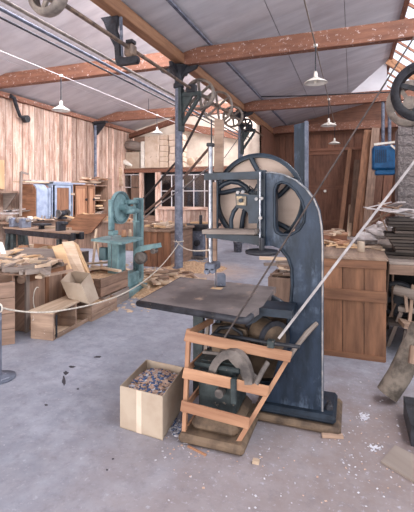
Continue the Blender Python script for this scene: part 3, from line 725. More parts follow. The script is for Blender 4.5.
# ================================================================== RIGHT CABINET
cF=PZ(387,362); yR=cF.y
cY0=PZ(380,362).y; cX1=PY(386.5,258,cY0).x; cX0=PY(326,254,cY0).x-.25; HC=PY(386,258,cY0).z
cab = thing('bench_cabinet',((cX0+cX1)/2,cY0+.5,0),'large boarded wooden bench cabinet right of the saw column','cabinet')
MB().box(cX0,cX1-.01,cY0+.03,cY0+1.15,.02,HC-.03).build('carcass','brownbox',cab)
n=4; wd=(cX1-cX0)/n
for k in range(n): MB().box(cX0+k*wd+.003,cX0+(k+1)*wd-.003,cY0+.005,cY0+.03,.0,HC-.03,.002).build('board','cabwood',cab)
for (y0_,y1_) in ((258,270),(291,303),):
    z1=PY(360,y0_-1,cY0).z; z0=PY(360,y1_-2,cY0).z; MB().box(cX0,cX1,cY0-.018,cY0+.005,z0,z1,.003).build('batten','cabwood',cab)
zb=PY(360,349,cY0).z; MB().box(cX0,cX1-.015,cY0-.008,cY0+.005,0.0,zb*.5).build('batten','cabwood',cab)
MB().box(cX0,cX1+.015,cY0-.03,cY0+1.2,HC-.03,HC,.004).build('worktop','crate',cab)
# things on it
TP=HC
can=PZ(361,252,TP); t=thing('tin_can',(can.x,can.y,TP),'beige cylindrical tin standing on the right cabinet','can')
MB().lathe((can.x,can.y,TP),(0,0,1),[(0,0),(.036,0),(.038,.004),(.038,.11),(.036,.115),(.03,.116),(.03,.10),(0,.10)],20).build('body','card',t)
rb0=PZ(322,240,TP); rx=thing('tool_box',(rb0.x,rb0.y,TP),'reddish wooden box with scraps on top, on the right cabinet','box')
e0=PZ(326,243,TP);e1=PZ(347,243,TP)
MB().box(e0.x-.1,e1.x,e0.y,e0.y+.3,TP,TP+.10,.005).build('body','redwood',rx)
MB().box(e0.x-.1,e1.x+.01,e0.y-.01,e0.y+.31,TP+.10,TP+.125,.004).build('lid','rail',rx)
off_mesh={}
def offmesh(mt):
    if mt not in off_mesh: off_mesh[mt]=unitbox('offcut_block',mt,.4,0,.06)
    return off_mesh[mt]
def offcut(c,ang,tilt,sz,mt,label,group,name='offcut',cat='offcut',roll=0):
    d=Vector((math.cos(ang)*math.cos(tilt),math.sin(ang)*math.cos(tilt),math.sin(tilt)))
    e=Vector((-math.sin(ang),math.cos(ang),0)); f=d.cross(e)
    if roll: e,f=e*math.cos(roll)+f*math.sin(roll), f*math.cos(roll)-e*math.sin(roll)
    o=piece(name,offmesh(mt),None,c,(d,e,f),sz); tag(o,label,cat,group); return o
def heap(n,fn,lmin,lmax,mats,label,group,th=(.02,.05),tilt=.25):
    for i in range(n):
        c=fn(i); L=rnd.uniform(lmin,lmax); w_=rnd.uniform(.03,.09); t_=rnd.uniform(*th)
        offcut(Vector(c)+Vector((0,0,t_/2)),rnd.uniform(0,6.28),rnd.uniform(-tilt,tilt),(L,w_,t_),rnd.choice(mats),label,group)
def onplane(x0,x1,y0,y1,Z,hmax=.0):
    def f(i):
        p=PZ(rnd.uniform(x0,x1),rnd.uniform(y0,y1),Z); return (p.x,p.y,Z+rnd.random()*hmax)
    return f
heap(16,onplane(325,352,242,250,TP,.05),.10,.26,['pale','pine','rail'],'short offcut lying on the right cabinet','offcuts on the right cabinet',(.01,.03),.15)
heap(7,onplane(322,345,231,236,TP+.13,.02),.10,.22,['pale','crate'],'thin strip lying on top of the reddish box','strips on the reddish box',(.01,.02),.05)
for (px_,py_,a_,L) in ((372,248,.2,.22),(378,250,2.2,.16),(350,246,.3,.28)):
    p=PZ(px_,py_,TP); offcut((p.x,p.y,TP+.012),a_,0,(L,.05,.02),'pale','flat pale strip lying beside the tin can','strips beside the tin can')
# grey bundle behind
def crumple(b,c,rx,ry,rz,seed):
    q=random.Random(seed); nu,nv=11,8; vs=[]; fs=[]
    for i in range(nv+1):
        ph=math.pi*i/nv
        for k in range(nu):
            t=2*math.pi*k/nu; f=q.uniform(.62,1.15)
            vs.append(Vector(c)+Vector((rx*f*math.sin(ph)*math.cos(t),ry*f*math.sin(ph)*math.sin(t),rz*f*math.cos(ph))))
    for i in range(nv):
        for k in range(nu): k2=(k+1)%nu; fs.append((i*nu+k,i*nu+k2,(i+1)*nu+k2,(i+1)*nu+k))
    b.add(vs,fs)
for k,(px_,py_,rx_,lb) in enumerate(((366,232,.17,'crumpled pale grey rag directly behind the right cabinet top'),(378,228,.16,'larger crumpled grey rag next to the dark board stack'),(386,220,.12,'small crumpled rag topmost beside the dark board stack'))):
    b=MB(); c_=P(px_,py_,5.1); c_.z=1.02+.07+(.09 if k==1 else 0)+(.16 if k==2 else 0); crumple(b,c_,rx_,.14,.09,k+3); b.build('rag','paper',label=lb,cat='rag')
hb=thing('back_bench',PZ(370,280),'low dark table behind the right cabinet under the rags','table')
q0=P(345,238,4.9); 
MB().box(cX1-.6,cX1+.65,cY0+1.25,cY0+2.1,.98,1.02).build('top','greywood',hb)
for sx in (cX1-.55,cX1+.6):
    for sy in (cY0+1.3,cY0+2.05): MB().box(sx-.03,sx+.03,sy-.03,sy+.03,0,.98).build('leg','darkwood',hb)

# second (dark) bench at right edge
s0=P(389,258,4.45); rbn=thing('side_bench',(s0.x+.6,s0.y+.4,0),'dark wooden bench at the right edge with machine wheels under it','bench')
zt=.96
xa=PY(389,258,4.55).x
MB().box(xa,xa+1.6,4.55,5.5,zt-.03,zt,.004).build('top','greywood',rbn)
MB().box(xa,xa+1.6,4.53,4.55,zt-.13,zt-.03,.004).build('apron','brownbox',rbn)
for (x_,y_) in ((xa+.38,4.75),(xa+.04,5.4),(xa+1.5,4.6),(xa+1.5,5.4)): MB().box(x_-.03,x_+.03,y_-.03,y_+.03,0,zt-.03).build('leg','darkwood',rbn)
MB().box(xa,xa+1.6,4.6,5.45,.28,.31).build('lower_shelf','darkwood',rbn)
MB().box(xa,xa+1.6,5.42,5.46,.31,zt-.03).build('under_bench_shade','black',rbn)  # black sheet painting the darkness under the bench
for (px_,py_,r_,lb) in ((398,282,.20,'dark iron flywheel lying on the shelf under the side bench'),(408,272,.16,'smaller dark iron wheel leaning behind the flywheel under the bench')):
    c=PY(px_,py_,4.85 if r_>.18 else 5.05); wheel('flywheel',(c.x,c.y,.31+r_),(.1,1,.1),r_,.07,lb,5,mat='iron',rim_t=.04,hub=.05,cat='wheel')
for (px0,py0,px1,py1) in ((389,262,386,310),(393,270,392,325),(397,300,384,330)):
    MB().tube([P(px0,py0,4.4),P(px1,py1,4.4)],.012,6).build('leaning_stick','brownbox',label='thin stick leaning on the right side of the cabinet',cat='stick',group='sticks leaning beside the right cabinet')
# stack of dark slats
for k in range(13):
    zz=.962+k*.034; L=rnd.uniform(.85,1.1); x0=xa+rnd.uniform(-.06,.10)
    o=MB().box(x0,x0+L,4.8+rnd.uniform(-.05,.05),5.2,zz,zz+.026).build('slat','darkwood',label=('bottom','second lowest','third lowest','fourth lowest','fifth lowest','sixth lowest','middle','sixth highest','fifth highest','fourth highest','third highest','second highest','top')[k]+' thin dark board of the stack on the side bench',cat='board',group='dark boards stacked on the side bench')
b=MB()
top=.962+13*.034
for i in range(26):
    x0=xa+rnd.uniform(-.1,.7); y0=4.85+rnd.uniform(0,.35); a_=rnd.uniform(0,6.28); L=rnd.uniform(.1,.35)
    d=Vector((math.cos(a_),math.sin(a_)*.5,rnd.uniform(-.2,.3))); c_=Vector((x0,y0,top+rnd.uniform(.0,.14)))
    b.obox(c_,(d.normalized(),d.cross(Vector((0,0,1))).normalized(),d.normalized().cross(d.cross(Vector((0,0,1))).normalized())),(L,rnd.uniform(.03,.12),.01))
b.build('paper_scraps','paper',label='tangle of pale strips and torn sheets on the dark boards',cat='scraps',kind='stuff')
for lk,(a0_,a1_) in enumerate((((366,207),(414,218)),((378,203),(413,213)),((372,222),(402,205)),((380,214),(394,247)),((404,250),(412,228)))):
    MB().bar(P(*a0_,4.8),P(*a1_,4.75),.03,.015).build('lath','crate',label=('highest','second highest','flattest','nearly upright','rightmost short')[lk]+' thin lath lying askew over the dark board stack',cat='lath',group='laths over the dark board stack')

# whitewashed pier
px0=PY(399,180,7.6).x
pier=MB().box(px0,px0+1.6,7.6,8.3,0,2.85,.03).build('pier','plaster',kind='structure')
sb=unitbox('stone','plaster',.3,0,.2)
for r_ in range(16):
    x=px0-.02; z=.05+r_*.175
    while x<px0+1.2:
        wd=rnd.uniform(.2,.36); piece('stone',sb,pier,(x+wd/2,7.595-rnd.uniform(0,.02),z+.085),XYZ,(wd-.008,.05,.168)); x+=wd
# blue unit heater
hb0=PY(372.5,146,13.0); hb1=PY(397.5,169,13.0)
ht=thing('unit_heater',((hb0.x+hb1.x)/2,12.8,hb1.z),'bright blue unit heater hanging from two pipes','heater')
MB().box(hb0.x,hb1.x,13.0,13.6,hb1.z,hb0.z,.05).build('casing','heater',ht)
MB().box(hb0.x+.08,hb1.x-.05,13.06,13.5,hb1.z-.16,hb1.z,.03).build('lower_casing','heater',ht)
for k in range(6):
    xx=hb0.x+.08+k*.055; MB().box(xx,xx+.025,12.98,13.01,hb1.z+.2,hb0.z-.12).build('louvre','heaterdark',ht)
MB().box(hb0.x+.48,hb1.x-.08,12.98,13.0,hb1.z+.25,hb0.z-.1).build('name_plate','heater',ht)
for a_ in (383,389.5): 
    p=PY(a_,145,13.3); MB().tube([p-Vector((0,0,.1)),(p.x,13.3,4.5)],.05,8).build('pipe','post',ht)
MB().bar(PY(374,144.5,12.95),PY(412,140,12.95),.05,.06).bar(PY(391,145,12.95),PY(408,160,12.95),.03,.05).build('bracket','white',ht,label='white steel bracket')

# leaning boards at far wall
for k,(x0,y0,x1,y1,wd,yy,mt) in enumerate(((340,226,350,149,.17,17.6,'cabwood'),(349,226,351,205,.18,17.3,'pale'),(351,226,357,160,.22,17.7,'brownbox'),(356,226,368,130,.30,17.2,'cabwood'),(366,228,376,128,.30,17.0,'brownbox'),(372,230,383,140,.34,17.6,'redwood'),(361,228,366,170,.2,16.9,'cabwood'),(383,226,390,160,.34,17.7,'redwood'))):
    p0=PY(x0,y0,yy-.6); p1=PY(x1,y1,yy+1.0); p0.z=.02 
    lb=('leftmost long narrow board leaning on the far dark wall','short pale board between the first two long ones on the far wall','second long board from the left on the far dark wall','tall wide light board in the middle of the far wall row','tall brown board right of the middle of the far wall row','dark red board left of the blue unit heater','short board in front of the tall middle ones at the far wall','short dark board lowest under the blue unit heater')[k]
    MB().bar(p0,p1,wd,.04,up=(0,1,0)).build('leaning_board',mt,label=lb,cat='board',group='boards leaning on the far wall')
# door rails on the far wall
dz_=[PY(312,y_,YB2) for y_ in (160,186,203)]
dr=MB().box(PY(300,180,YB2).x,PY(344,180,YB2).x,YB2-.05,YB2-.01,0,PY(320,150,YB2).z).build('door_1','redwood',kind='structure')
for yy in (152,187,222):
    z=PY(320,yy,YB2).z; MB().box(PY(301,180,YB2).x,PY(343.5,180,YB2).x,YB2-.09,YB2-.05,z-.14,z+.1).build('door_rail','redwood',dr)
MB().disc(PY(325,191,YB2-.12),(0,1,0),.06,.05,12).build('door_knob','white',dr)
MB().bar(PY(310,150,YB2-.1),PY(365,148,YB2-.1),.1,.12).build('trim_4','redwood',kind='structure')

# shaving horse / rough stool at right
sh=thing('rough_stool',PZ(402,348),'rough wooden stool with a round back roller at the right edge','stool')
zc=4.2
MB().bar(P(399,308,4.25),P(424,312,4.1),.1,.05,bev=.005).build('rear_board','greywood',sh)
MB().bar(P(401,323,4.05),P(430,330,4.0),.22,.045,bev=.005).build('seat','crate',sh)
for (a_,b2,c_,d_,z_) in ((401,312,388,346,4.38),(406,330,402,352,4.2),(425,330,432,356,4.1),(418,315,428,348,4.4)):
    MB().bar(P(a_,b2,4.2),PZ(c_,d_),.035,.035,up=(0,1,0)).build('leg','greywood',sh)
MB().lathe(P(400,291,4.25),(1,-.5,-.15),[(0,-.05),(.055,-.05),(.055,.25),(0,.25)],16,False).build('roller','greywood',sh)
MB().bar(P(405,291,4.2),P(407,312,4.15),.03,.06,up=(0,1,0)).bar(P(413,285,4.2),P(409,325,4.1),.03,.06,up=(0,1,0)).build('back_post','crate',sh)
# canvas-wrapped log
l0=PZ(387,401); l0.z=.055
lg=thing('wrapped_log',l0,'thick greyish canvas-wrapped log leaning toward the right edge','log')
MB().tube([l0,P(399,376,3.2),P(411,352,3.22),P(423,328,3.24)],[.085,.088,.09,.095],16).build('wrapping','bark',lg)
MB().tube([P(414,346,3.12),P(412,364,3.08)],.03,8).build('exposed_wood','brownbox',lg)
# dark crate + board at lower right
c=PZ(412,438); MB().box(c.x-.02,c.x+.4,c.y-.1,c.y+.3,0,.14).build('dark_crate','iron',label='dark metal box cut by the right edge near the floor board',cat='box')
q=[PZ(a_,b2,.0) for a_,b2 in ((381,463),(395,447),(440,470),(425,490))]
MB().prism(q,(0,0,.014)).build('floor_board','greywood',label='loose brown board lying flat on the floor at lower right',cat='board')
for (x0,y0,x1,y1,lb) in ((322,437,343,438,'small stick lying on the floor right of the saw foot'),(345,356,325,352,'dark stick lying at the foot of the right cabinet')):
    a=PZ(x0,y0);b2=PZ(x1,y1);a.z=b2.z=.012; MB().bar(a,b2,.03,.02).build('stick','crate' if y0>400 else 'darkwood',label=lb,cat='stick')
a=PZ(188,447);b2=PZ(206,456);a.z=b2.z=.006
MB().bar(a,b2,.012,.01).build('stick','rail',label='thin splinter lying on the floor before the guard rail',cat='stick')
c=PZ(256,463); MB().box(c.x-.02,c.x+.02,c.y-.015,c.y+.015,0,.02).build('wood_block','pale',label='tiny pale wood block on the floor before the plinth',cat='block')

# ================================================================== offcuts seen through the saw: crate behind
cc=PZ(282,330); 
kb=thing('scrap_crate',(cc.x,4.6,0),'small wooden crate of offcuts between saw table and column','crate')
x0=PY(268,300,4.5).x; x1=PY(300,300,4.5).x
zt_=.72
MB().box(x0,x1,4.5,4.53,0,zt_).build('front_board','brownbox',kb); MB().box(x0,x1,5.0,5.03,0,zt_).build('rear_board','brownbox',kb)
MB().box(x0,x0+.03,4.53,5.0,0,zt_).build('side_board','brownbox',kb); MB().box(x1-.03,x1,4.53,5.0,0,zt_).build('side_board','brownbox',kb)
MB().box(x0+.03,x1-.03,4.53,5.0,0,zt_-.08).build('filling','darkwood',kb)
for k in range(12):
    offcut((rnd.uniform(x0,x1),rnd.uniform(4.5,5.0),zt_-.05+k*.022),rnd.uniform(-.4,.4),rnd.uniform(-.1,.1),(rnd.uniform(.2,.4),.08,.03),rnd.choice(['pale','crate','greywood']),'offcut in the crate behind the saw','offcuts behind the saw column')

# bucket and far bits
c=PZ(238,252); t=thing('bucket',(c.x,c.y,0),'small grey metal bucket on the far floor seen below the saw arm','bucket')
MB().lathe((c.x,c.y,0),(0,0,1),[(0,0),(.11,0),(.14,.30),(.15,.30),(.15,.31),(.13,.31),(.10,.02),(0,.02)],18).build('body','steel',t)
MB().tube([(c.x-.14,c.y,.3),(c.x-.08,c.y,.38),(c.x+.08,c.y,.38),(c.x+.14,c.y,.3)],.006,6).build('handle','iron',t)

# far bench run seen behind the saw
def bench(name,label,x0,x1,y0,y1,h,mt='brownbox',nb=5,top='crate'):
    t=thing(name,((x0+x1)/2,(y0+y1)/2,0),label,'bench')
    MB().box(x0+.02,x1-.02,y0+.03,y1-.02,0,h-.05).build('carcass','brownbox',t)
    w_=(x1-x0)/nb
    for k in range(nb): MB().box(x0+k*w_+.004,x0+(k+1)*w_-.004,y0,y0+.03,0,h-.05,.003).build('board',mt,t)
    MB().box(x0-.03,x1+.03,y0-.04,y1,h-.05,h,.005).build('worktop',top,t)
    return t
pa=PZ(141,270); pb=PZ(172,268); 
bench('work_bench','boarded bench heaped with scraps left of the middle column',PY(136,240,8.1).x,-3.85,8.2,9.6,.86,'cabwood',5)
bxx=PY(136,240,8.1).x
heap(30,lambda i:(rnd.uniform(bxx+.1,-3.95),rnd.uniform(8.25,9.3),.86+rnd.random()*.07),.2,.5,['pale','pine','crate'],'offcut on the bench left of the column','offcuts on the bench by the column',(.03,.06),.2)
xq=PY(205,240,13).x
bench('far_bench','far low bench behind the saw arm near the bucket',PY(262,250,13.2).x,PY(300,250,13.2).x,13.6,14.4,.45,'cabwood',3)
fx0=PY(264,250,13.2).x; fx1=PY(296,250,13.2).x
heap(12,lambda i:(rnd.uniform(fx0,fx1),rnd.uniform(13.7,14.3),.45+rnd.random()*.05),.3,.6,['brownbox','pale'],'board piece lying on the far low bench','pieces on the far low bench',(.04,.08),.1)
# planer (dark machine) right of column
c=PY(194,240,9.6)
pm=thing('planer',(c.x,9.9,0),'dark grey planing machine right of the middle column','machine')
x0=PY(181,232,9.6).x;x1=PY(207,232,9.6).x
MB().box(x0,x1+.1,9.6,10.5,.80,.88,.01).build('table','iron',pm)
MB().box(x0+.05,x1+.05,9.65,10.4,.72,.80).build('table_rib','iron',pm)
MB().box(PY(191,240,9.7).x,PY(204,240,9.7).x,9.7,10.3,.05,.74,.03).build('body','post',pm)
MB().box(PY(184,240,9.6).x,PY(204,240,9.6).x,9.5,10.4,0,.06,.01).build('base','dust',pm)
MB().lathe(PY(197,243,9.66),(0,1,0),[(0,-.04),(.08,-.04),(.08,.04),(0,.04)],16,False).build('motor_cap','iron',pm)
MB().box(PY(199,228,9.8).x,PY(201,228,9.8).x,9.8,9.9,.88,1.12,.01).build('fence_post','iron',pm)
MB().tube([PY(183,236,9.6),PY(190,244,9.55)],.02,8).build('lever','iron',pm)
MB().box(x0+.1,x1-.1,10.0,10.3,.88,.92).build('plank','pine',label='pale plank lying on the dark planing machine',cat='plank')

def mound(name,cx,cy,rx,ry,h,mt,label,seed=1,z0=0):
    r2=random.Random(seed); g=16; vs=[];fs=[]
    for i in range(g+1):
        for j in range(g+1):
            u,v=-1+2*i/g,-1+2*j/g; d=math.sqrt(u*u+v*v); hh=h*max(0,1-d)**.8*(.8+.4*r2.random()) if d<1 else 0
            vs.append((cx+u*rx,cy+v*ry,z0+hh+(.002 if d<1 else -.01)))
    for i in range(g):
        for j in range(g): fs.append((i*(g+1)+j,(i+1)*(g+1)+j,(i+1)*(g+1)+j+1,i*(g+1)+j+1))
    b=MB().add(vs,fs,None,True); return b.build(name,mt,label=label,cat='sawdust',kind='stuff')
p=PZ(194,268); mound('sawdust_heap',p.x,p.y,.75,.6,.14,'sawdust','low heap of sawdust right of the middle column',3)
p=PZ(152,284); mound('sawdust_heap',p.x,p.y,1.0,1.0,.18,'sawdust','broad heap of sawdust left of the middle column',4)
sp_=PZ(152,284)
def inmound(i):
    a_=rnd.uniform(0,6.28); d_=rnd.random()**.6*.95; return (sp_.x+d_*math.cos(a_),sp_.y+d_*math.sin(a_),.19*(1-d_)**.8+rnd.random()*.02)
heap(70,inmound,.25,.6,['pale','crate'],'offcut in the sawdust left of the column','offcuts in the sawdust',(.02,.05),.2)

# ================================================================== PARTITION WITH WINDOWS, CARTONS
YP=15.2
def ix(px): return PY(px,195,YP).x
def iz(py,px=170): return PY(px,py,YP).z
part=MB().box(ix(112),XV,YP+.12,YP+.16,-.0,iz(216)).build('partition','brownbox',kind='structure')
# boards below windows
x=ix(159)
while x<ix(243):
    wd=rnd.uniform(.16,.24); MB().box(x,x+wd-.015,YP,YP+.12,0,iz(207)).build('board','wallwood',part); x+=wd
for a_,b2 in ((112,122),(131,141)): MB().box(ix(a_),ix(b2),YP,YP+.12,0,iz(175)).build('board','brownbox',part)
MB().box(ix(110),XV,YP-.05,YP+.2,iz(172),iz(168)).build('rail','beam',part)
MB().box(ix(159),XV,YP-.08,YP+.12,iz(209.5),iz(206.5)).build('sill','wallwood',part)
MB().box(ix(155.5),ix(160.5),YP-.03,YP+.14,0,iz(170)).build('door_jamb','wallwood',part)
MB().box(ix(139.5),ix(142.5),YP-.03,YP+.14,0,iz(170)).build('door_jamb','wallwood',part)
MB().box(ix(112),XV,YP+.82,YP+.85,0,2.7).build('room_shade_panel','darkgrey',part)  # grey panel, dimness of the room behind the panes put into its colour
MB().box(ix(141),ix(157),YP+.4,YP+.43,0,2.7).build('doorway_shade_panel','black',part)  # black panel standing in for the shade inside the doorway
wn=0
for (xs,ya,yb2,nr) in (([161,171.5,183,193.7,204.5,215,226,238],175,207,2),([122,131,139],174,187,1)):
    wn+=1; fr=MB()
    for k,px_ in enumerate(xs): fr.box(ix(px_)-.014,ix(px_)+.014,YP,YP+.06,iz(yb2),iz(ya))
    for k in range(nr+1):
        z=iz(yb2)+(iz(ya)-iz(yb2))*k/nr; fr.box(ix(xs[0]),ix(xs[-1]),YP,YP+.06,z-.014,z+.014)
    wf=fr.build('window_%d'%(wn+2),'whiteflex',kind='structure')
    for k in range(len(xs)-1):
        for j in range(nr):
            z0=iz(yb2)+(iz(ya)-iz(yb2))*j/nr; z1=iz(yb2)+(iz(ya)-iz(yb2))*(j+1)/nr
            MB().box(ix(xs[k])+.018,ix(xs[k+1])-.018,YP+.025,YP+.035,z0+.018,z1-.018).build('pane','windowglass',wf)
MB().box(ix(110),XV,YP-.05,YB1,iz(168)-.02,iz(168)+.03).build('shelf_floor','crate',part)
SZ_=iz(168)+.03
def carton(x0,x1,y1,y0,lb,mt='cardlight',dep=.55,grp=None,yo=0):
    b=MB().box(ix(x0),ix(x1),YP+yo,YP+yo+dep,y0,y1,.015); return b.build('carton',mt,label=lb,cat='carton',group=grp)
# bundle, tall carton, stacked packets
carton(125.5,139,iz(150.5),SZ_,'pale grey plain carton under the draped bundle on the partition','card')
b=MB().tube([PY(125,148,YP+.2),PY(128,145,YP+.1),PY(134,146,YP+.1),PY(142,147,YP+.2)],[.12,.2,.22,.18],10).build('bundle','greywood',label='draped grey-brown bundle lying on the plain carton',cat='bundle')
carton(133,144,iz(134.5),iz(141),'small brown carton on the topmost left of the partition shelf','brownbox',.5,None,.1)
carton(144.5,158.5,iz(135),SZ_,'tallest pale carton standing on the partition','cardlight')
carton(140.5,144,iz(140),SZ_,'narrow upright white carton left of the tallest one','white')
pk=0
for cn,(cx0,cx1) in zip(('left','middle','right'),((159,168),(168.5,178.5),(179,182))):
    z=SZ_; lv=0
    while z<iz(138):
        h_=rnd.uniform(.20,.30); o=rnd.uniform(-.04,.04); MB().box(ix(cx0)+o+.01,ix(cx1)+o-.01,YP+.02,YP+.5,z,z+h_-.01,.02).build('packet','cardlight',label='pale paper packet, '+('lowest','second','third','fourth','fifth','sixth','seventh','eighth')[lv]+' from the bottom of the '+cn+' packet pile',cat='packet',group='paper packets on the partition'); z+=h_; lv+=1
# objects lying at the left on shelf
b=MB(); b.tube([PY(119,164,YP-.0),PY(125,162,YP-.0),PY(132,166,YP)],[.06,.12,.05],8); b.build('cloth','white',label='white crumpled cloth on the left end of the partition shelf',cat='cloth')
MB().box(ix(119),ix(138),YP+.1,YP+.5,iz(165),iz(162)).build('board','tealdark',label='green-edged board lying on the left end of the partition shelf',cat='board')
# propeller-like thing on the shelf at right
c=PY(194,161,YP+.1); c.z=SZ_; f=thing('fan_blade',c,'pale rounded wooden paddle leaning on the cream wall above the windows','paddle')
pc_=PY(191,158,YP+.1); pc_.z=SZ_+.2; MB().lathe(pc_,(0.3,1,.2),[(0,-.02),(.18,-.02),(.2,0),(.18,.02),(0,.02)],18).build('disc','pale',f)
MB().lathe(PY(199,160,YP+.1),(-.3,1,.3),[(0,-.02),(.14,-.02),(.16,0),(.14,.02),(0,.02)],18).build('disc','cardlight',f)
# round wooden paddle at left of the door
f=thing('template',PY(119,182,YP-.4),'pale rounded wooden template standing left of the dark doorway','template')
MB().lathe(PY(118.5,172,YP-.4),(0,1,0),[(0,-.03),(.21,-.03),(.21,.03),(0,.03)],20,False).build('head','pale',f)
MB().prism([PY(a_,b2,YP-.42) for a_,b2 in ((116,176),(121,176),(123,186),(114,186))],(0,.05,0)).build('body','pale',f)
# timber seen above partition
MB().bar(PY(120,140,15.9),PY(182,118,14.5),.2,.18).build('trim_5','beam',kind='structure')
MB().bar(PY(183,127,15.9),PY(240,136,15.9),.2,.3).build('trim_6','beam',kind='structure')

# ================================================================== LEFT WALL BENCH AND CABINETS
def lx(px,py,X): return PX(px,py,X)
XBn=-8.35
y0b=PX(0,219,XBn).y-1; y1b=14.4
lb_=thing('long_bench',(-8.8,11,0),'long wooden bench along the pale board wall at left','bench')
MB().box(XL+.01,XBn,8.3,y1b,.86,.92,.005).build('worktop','crate',lb_)
k=8.4
while k<y1b-.3:
    MB().box(XBn-.06,XBn-.02,k,k+.42,0,.86).build('board','brownbox',lb_); k+=.44
# shelf at far left with its end board
t=thing('wall_shelf',(XL+.3,8.8,1.6),'plain wall shelf with triangular end at the left edge','shelf')
zz=PX(10,192,XL+.5).z; ye=PX(18,192,XL+.5).y
MB().box(XL+.01,XL+.5,8.0,ye,zz-.03,zz+.02).build('board','crate',t)
MB().prism([(XL+.01,ye-.05,zz-.03),(XL+.5,ye-.05,zz-.03),(XL+.01,ye-.05,zz-.6)],(0,.03,0)).build('end_board','greywood',t)
MB().box(XL+.02,XL+.06,8.2,PX(5.5,170,XL+.1).y,PX(3,189,XL+.1).z,PX(3,160,XL+.1).z).build('panel','pine',label='yellowish panel leaning above the shelf at the left edge',cat='panel')
# tool shelf with papers below
zz=PX(8,213,-8.6).z; ye=PX(19,213,-8.6).y
MB().box(XL+.01,-8.55,8.2,ye,zz-.04,zz).build('tool_shelf','paper',label='pale lower shelf with papers at the left edge',cat='shelf')
heap(7,lambda i:(rnd.uniform(-9.1,-8.65),rnd.uniform(9.0,ye-.1),zz+rnd.random()*.08),.2,.45,['paper','greywood','iron'],'bit on the lower shelf at left edge','bits on the lower left shelf')
# upright stick with hook
a=PX(20.5,216,-8.4); b2=PX(21,172,-8.4)
MB().bar(a,b2,.06,.05,up=(0,1,0)).bar(b2,PX(28,174,-8.4),.04,.05).build('hooked_stick','greywood',label='tall stick with a cross piece standing left of the rounded cabinet',cat='stick')
# rounded cabinet
def prof_cab(name,label,px0,px1,X0,X1,z0,z1,rad,mt):
    return None
yA=PX(36.5,200,-8.35).y; yBk=PX(50.5,200,-8.35).y
zt0,zt1=.94,PX(38,184,-8.35).z
rc=thing('rounded_cabinet',(-8.7,(yA+yBk)/2,.92),'brown wooden cabinet with rounded edges and a blue-grey front corner','cabinet')
# its axis runs from the wall: rounded front top edge
def roundbox(y0,y1,x0,x1,z0,z1,r_):
    pts=[(x0,y0,z0),(x1,y0,z0)]
    for k in range(7):
        t=k*math.pi/12; pts.append((x1-r_+r_*math.cos(t),y0,z1-r_+r_*math.sin(t)))
    pts.append((x0,y0,z1)); return MB().prism(pts,(0,y1-y0,0))
ym=yA+(yBk-yA)*.60
xf=-8.35
roundbox(yA,yBk,-8.93,xf-.02,zt0,zt1,.22).build('body','cabwood',rc)
for k in range(4):
    z=zt0+(zt1-zt0)*k/4
    MB().box(-8.92,xf-(.12 if k==3 else .03),yA-.02,yA,z+.006,z+(zt1-zt0)/4-.006).build('end_board','cabwood',rc)
roundbox(yA+.01,yA+.42,-8.93,xf+.02,zt0,zt1+.01,.22).build('corner_panel','bluepaint',rc,label='blue-grey painted rounded panel')
MB().box(xf-.02,xf+.04,yA+.44,(yA+.44+yBk)/2-.01,zt0+.02,zt1-.1).build('door','bluepaint',rc)
MB().box(xf-.02,xf+.04,(yA+.44+yBk)/2+.01,yBk-.02,zt0+.02,zt1-.1).build('door','bluepaint',rc)
# cupboard with blue frame door, brown doors
def fdoor(t,pa,pb,frm,pan,X=xf,z0=zt0+.02,z1=None,knob=True):
    ya,yb_=PX(pa,200,X).y,PX(pb,200,X).y; z1=z1 or zt1-.02; w_=.07
    d=MB().box(X,X+.03,ya,yb_,z0,z0+w_).box(X,X+.03,ya,yb_,z1-w_,z1).box(X,X+.03,ya,ya+w_,z0+w_,z1-w_).box(X,X+.03,yb_-w_,yb_,z0+w_,z1-w_).build('door',frm,t)
    MB().box(X,X+.012,ya+w_,yb_-w_,z0+w_,z1-w_).build('door_panel',pan,d)
    if knob: MB().disc((X+.04,yb_-.06,(z0+z1)/2+.05),(1,0,0),.04,.04,10).build('knob','iron',d)
def cupboard(name,label,pa,pb,mt):
    ya,yb_=PX(pa,200,xf).y,PX(pb,200,xf).y; t=thing(name,(-8.7,(ya+yb_)/2,.92),label,'cupboard')
    MB().box(-9.2,xf-.01,ya,ya+.03,zt0-.02,zt1).build('side',mt,t); MB().box(-9.2,xf-.01,yb_-.03,yb_,zt0-.02,zt1).build('side',mt,t)
    MB().box(-9.2,xf,ya,yb_,zt1,zt1+.03).build('top',mt,t); MB().box(-9.22,-9.18,ya,yb_,zt0,zt1).build('back','brownbox',t)
    MB().box(-9.18,xf-.03,ya+.03,yb_-.03,zt0-.02,zt0).build('bottom',mt,t)
    z=(zt0+zt1)/2; MB().box(-9.18,xf-.05,ya+.03,yb_-.03,z,z+.02).build('shelf',mt,t)
    return t
t=cupboard('cupboard','cupboard whose door has a blue-grey frame and brown panel',52.5,73,'bluepaint'); fdoor(t,54.5,70,'bluepaint','cabwood',knob=False)
t=cupboard('cupboard','brown cupboard with two panelled doors beside the blue-framed one',73.5,94.5,'cabwood'); fdoor(t,75,86.5,'cabwood','rail'); fdoor(t,87.5,94,'cabwood','rail')
t=cupboard('cupboard','narrow doorless cupboard full of bits right of the brown doors',95,108,'brownbox')
for k in range(9):
    offcut((rnd.uniform(-8.9,-8.45),PX(rnd.uniform(97,105),200,xf).y,zt0+.06+k*.09),1.5+rnd.uniform(-.3,.3),0,(.45,.2,.05),rnd.choice(['pale','crate','pine']),'wood piece stacked in the narrow doorless cupboard','pieces in the narrow cupboard')
for k in range(5):
    offcut((rnd.uniform(-8.6,-8.4),PX(71.5,200,xf).y,zt0+.06+k*.17),1.5,0,(.3,.2,.06),rnd.choice(['white','paper','pale']),'packet in the blue-framed cupboard','packets in the blue-framed cupboard',name='packet',cat='packet')
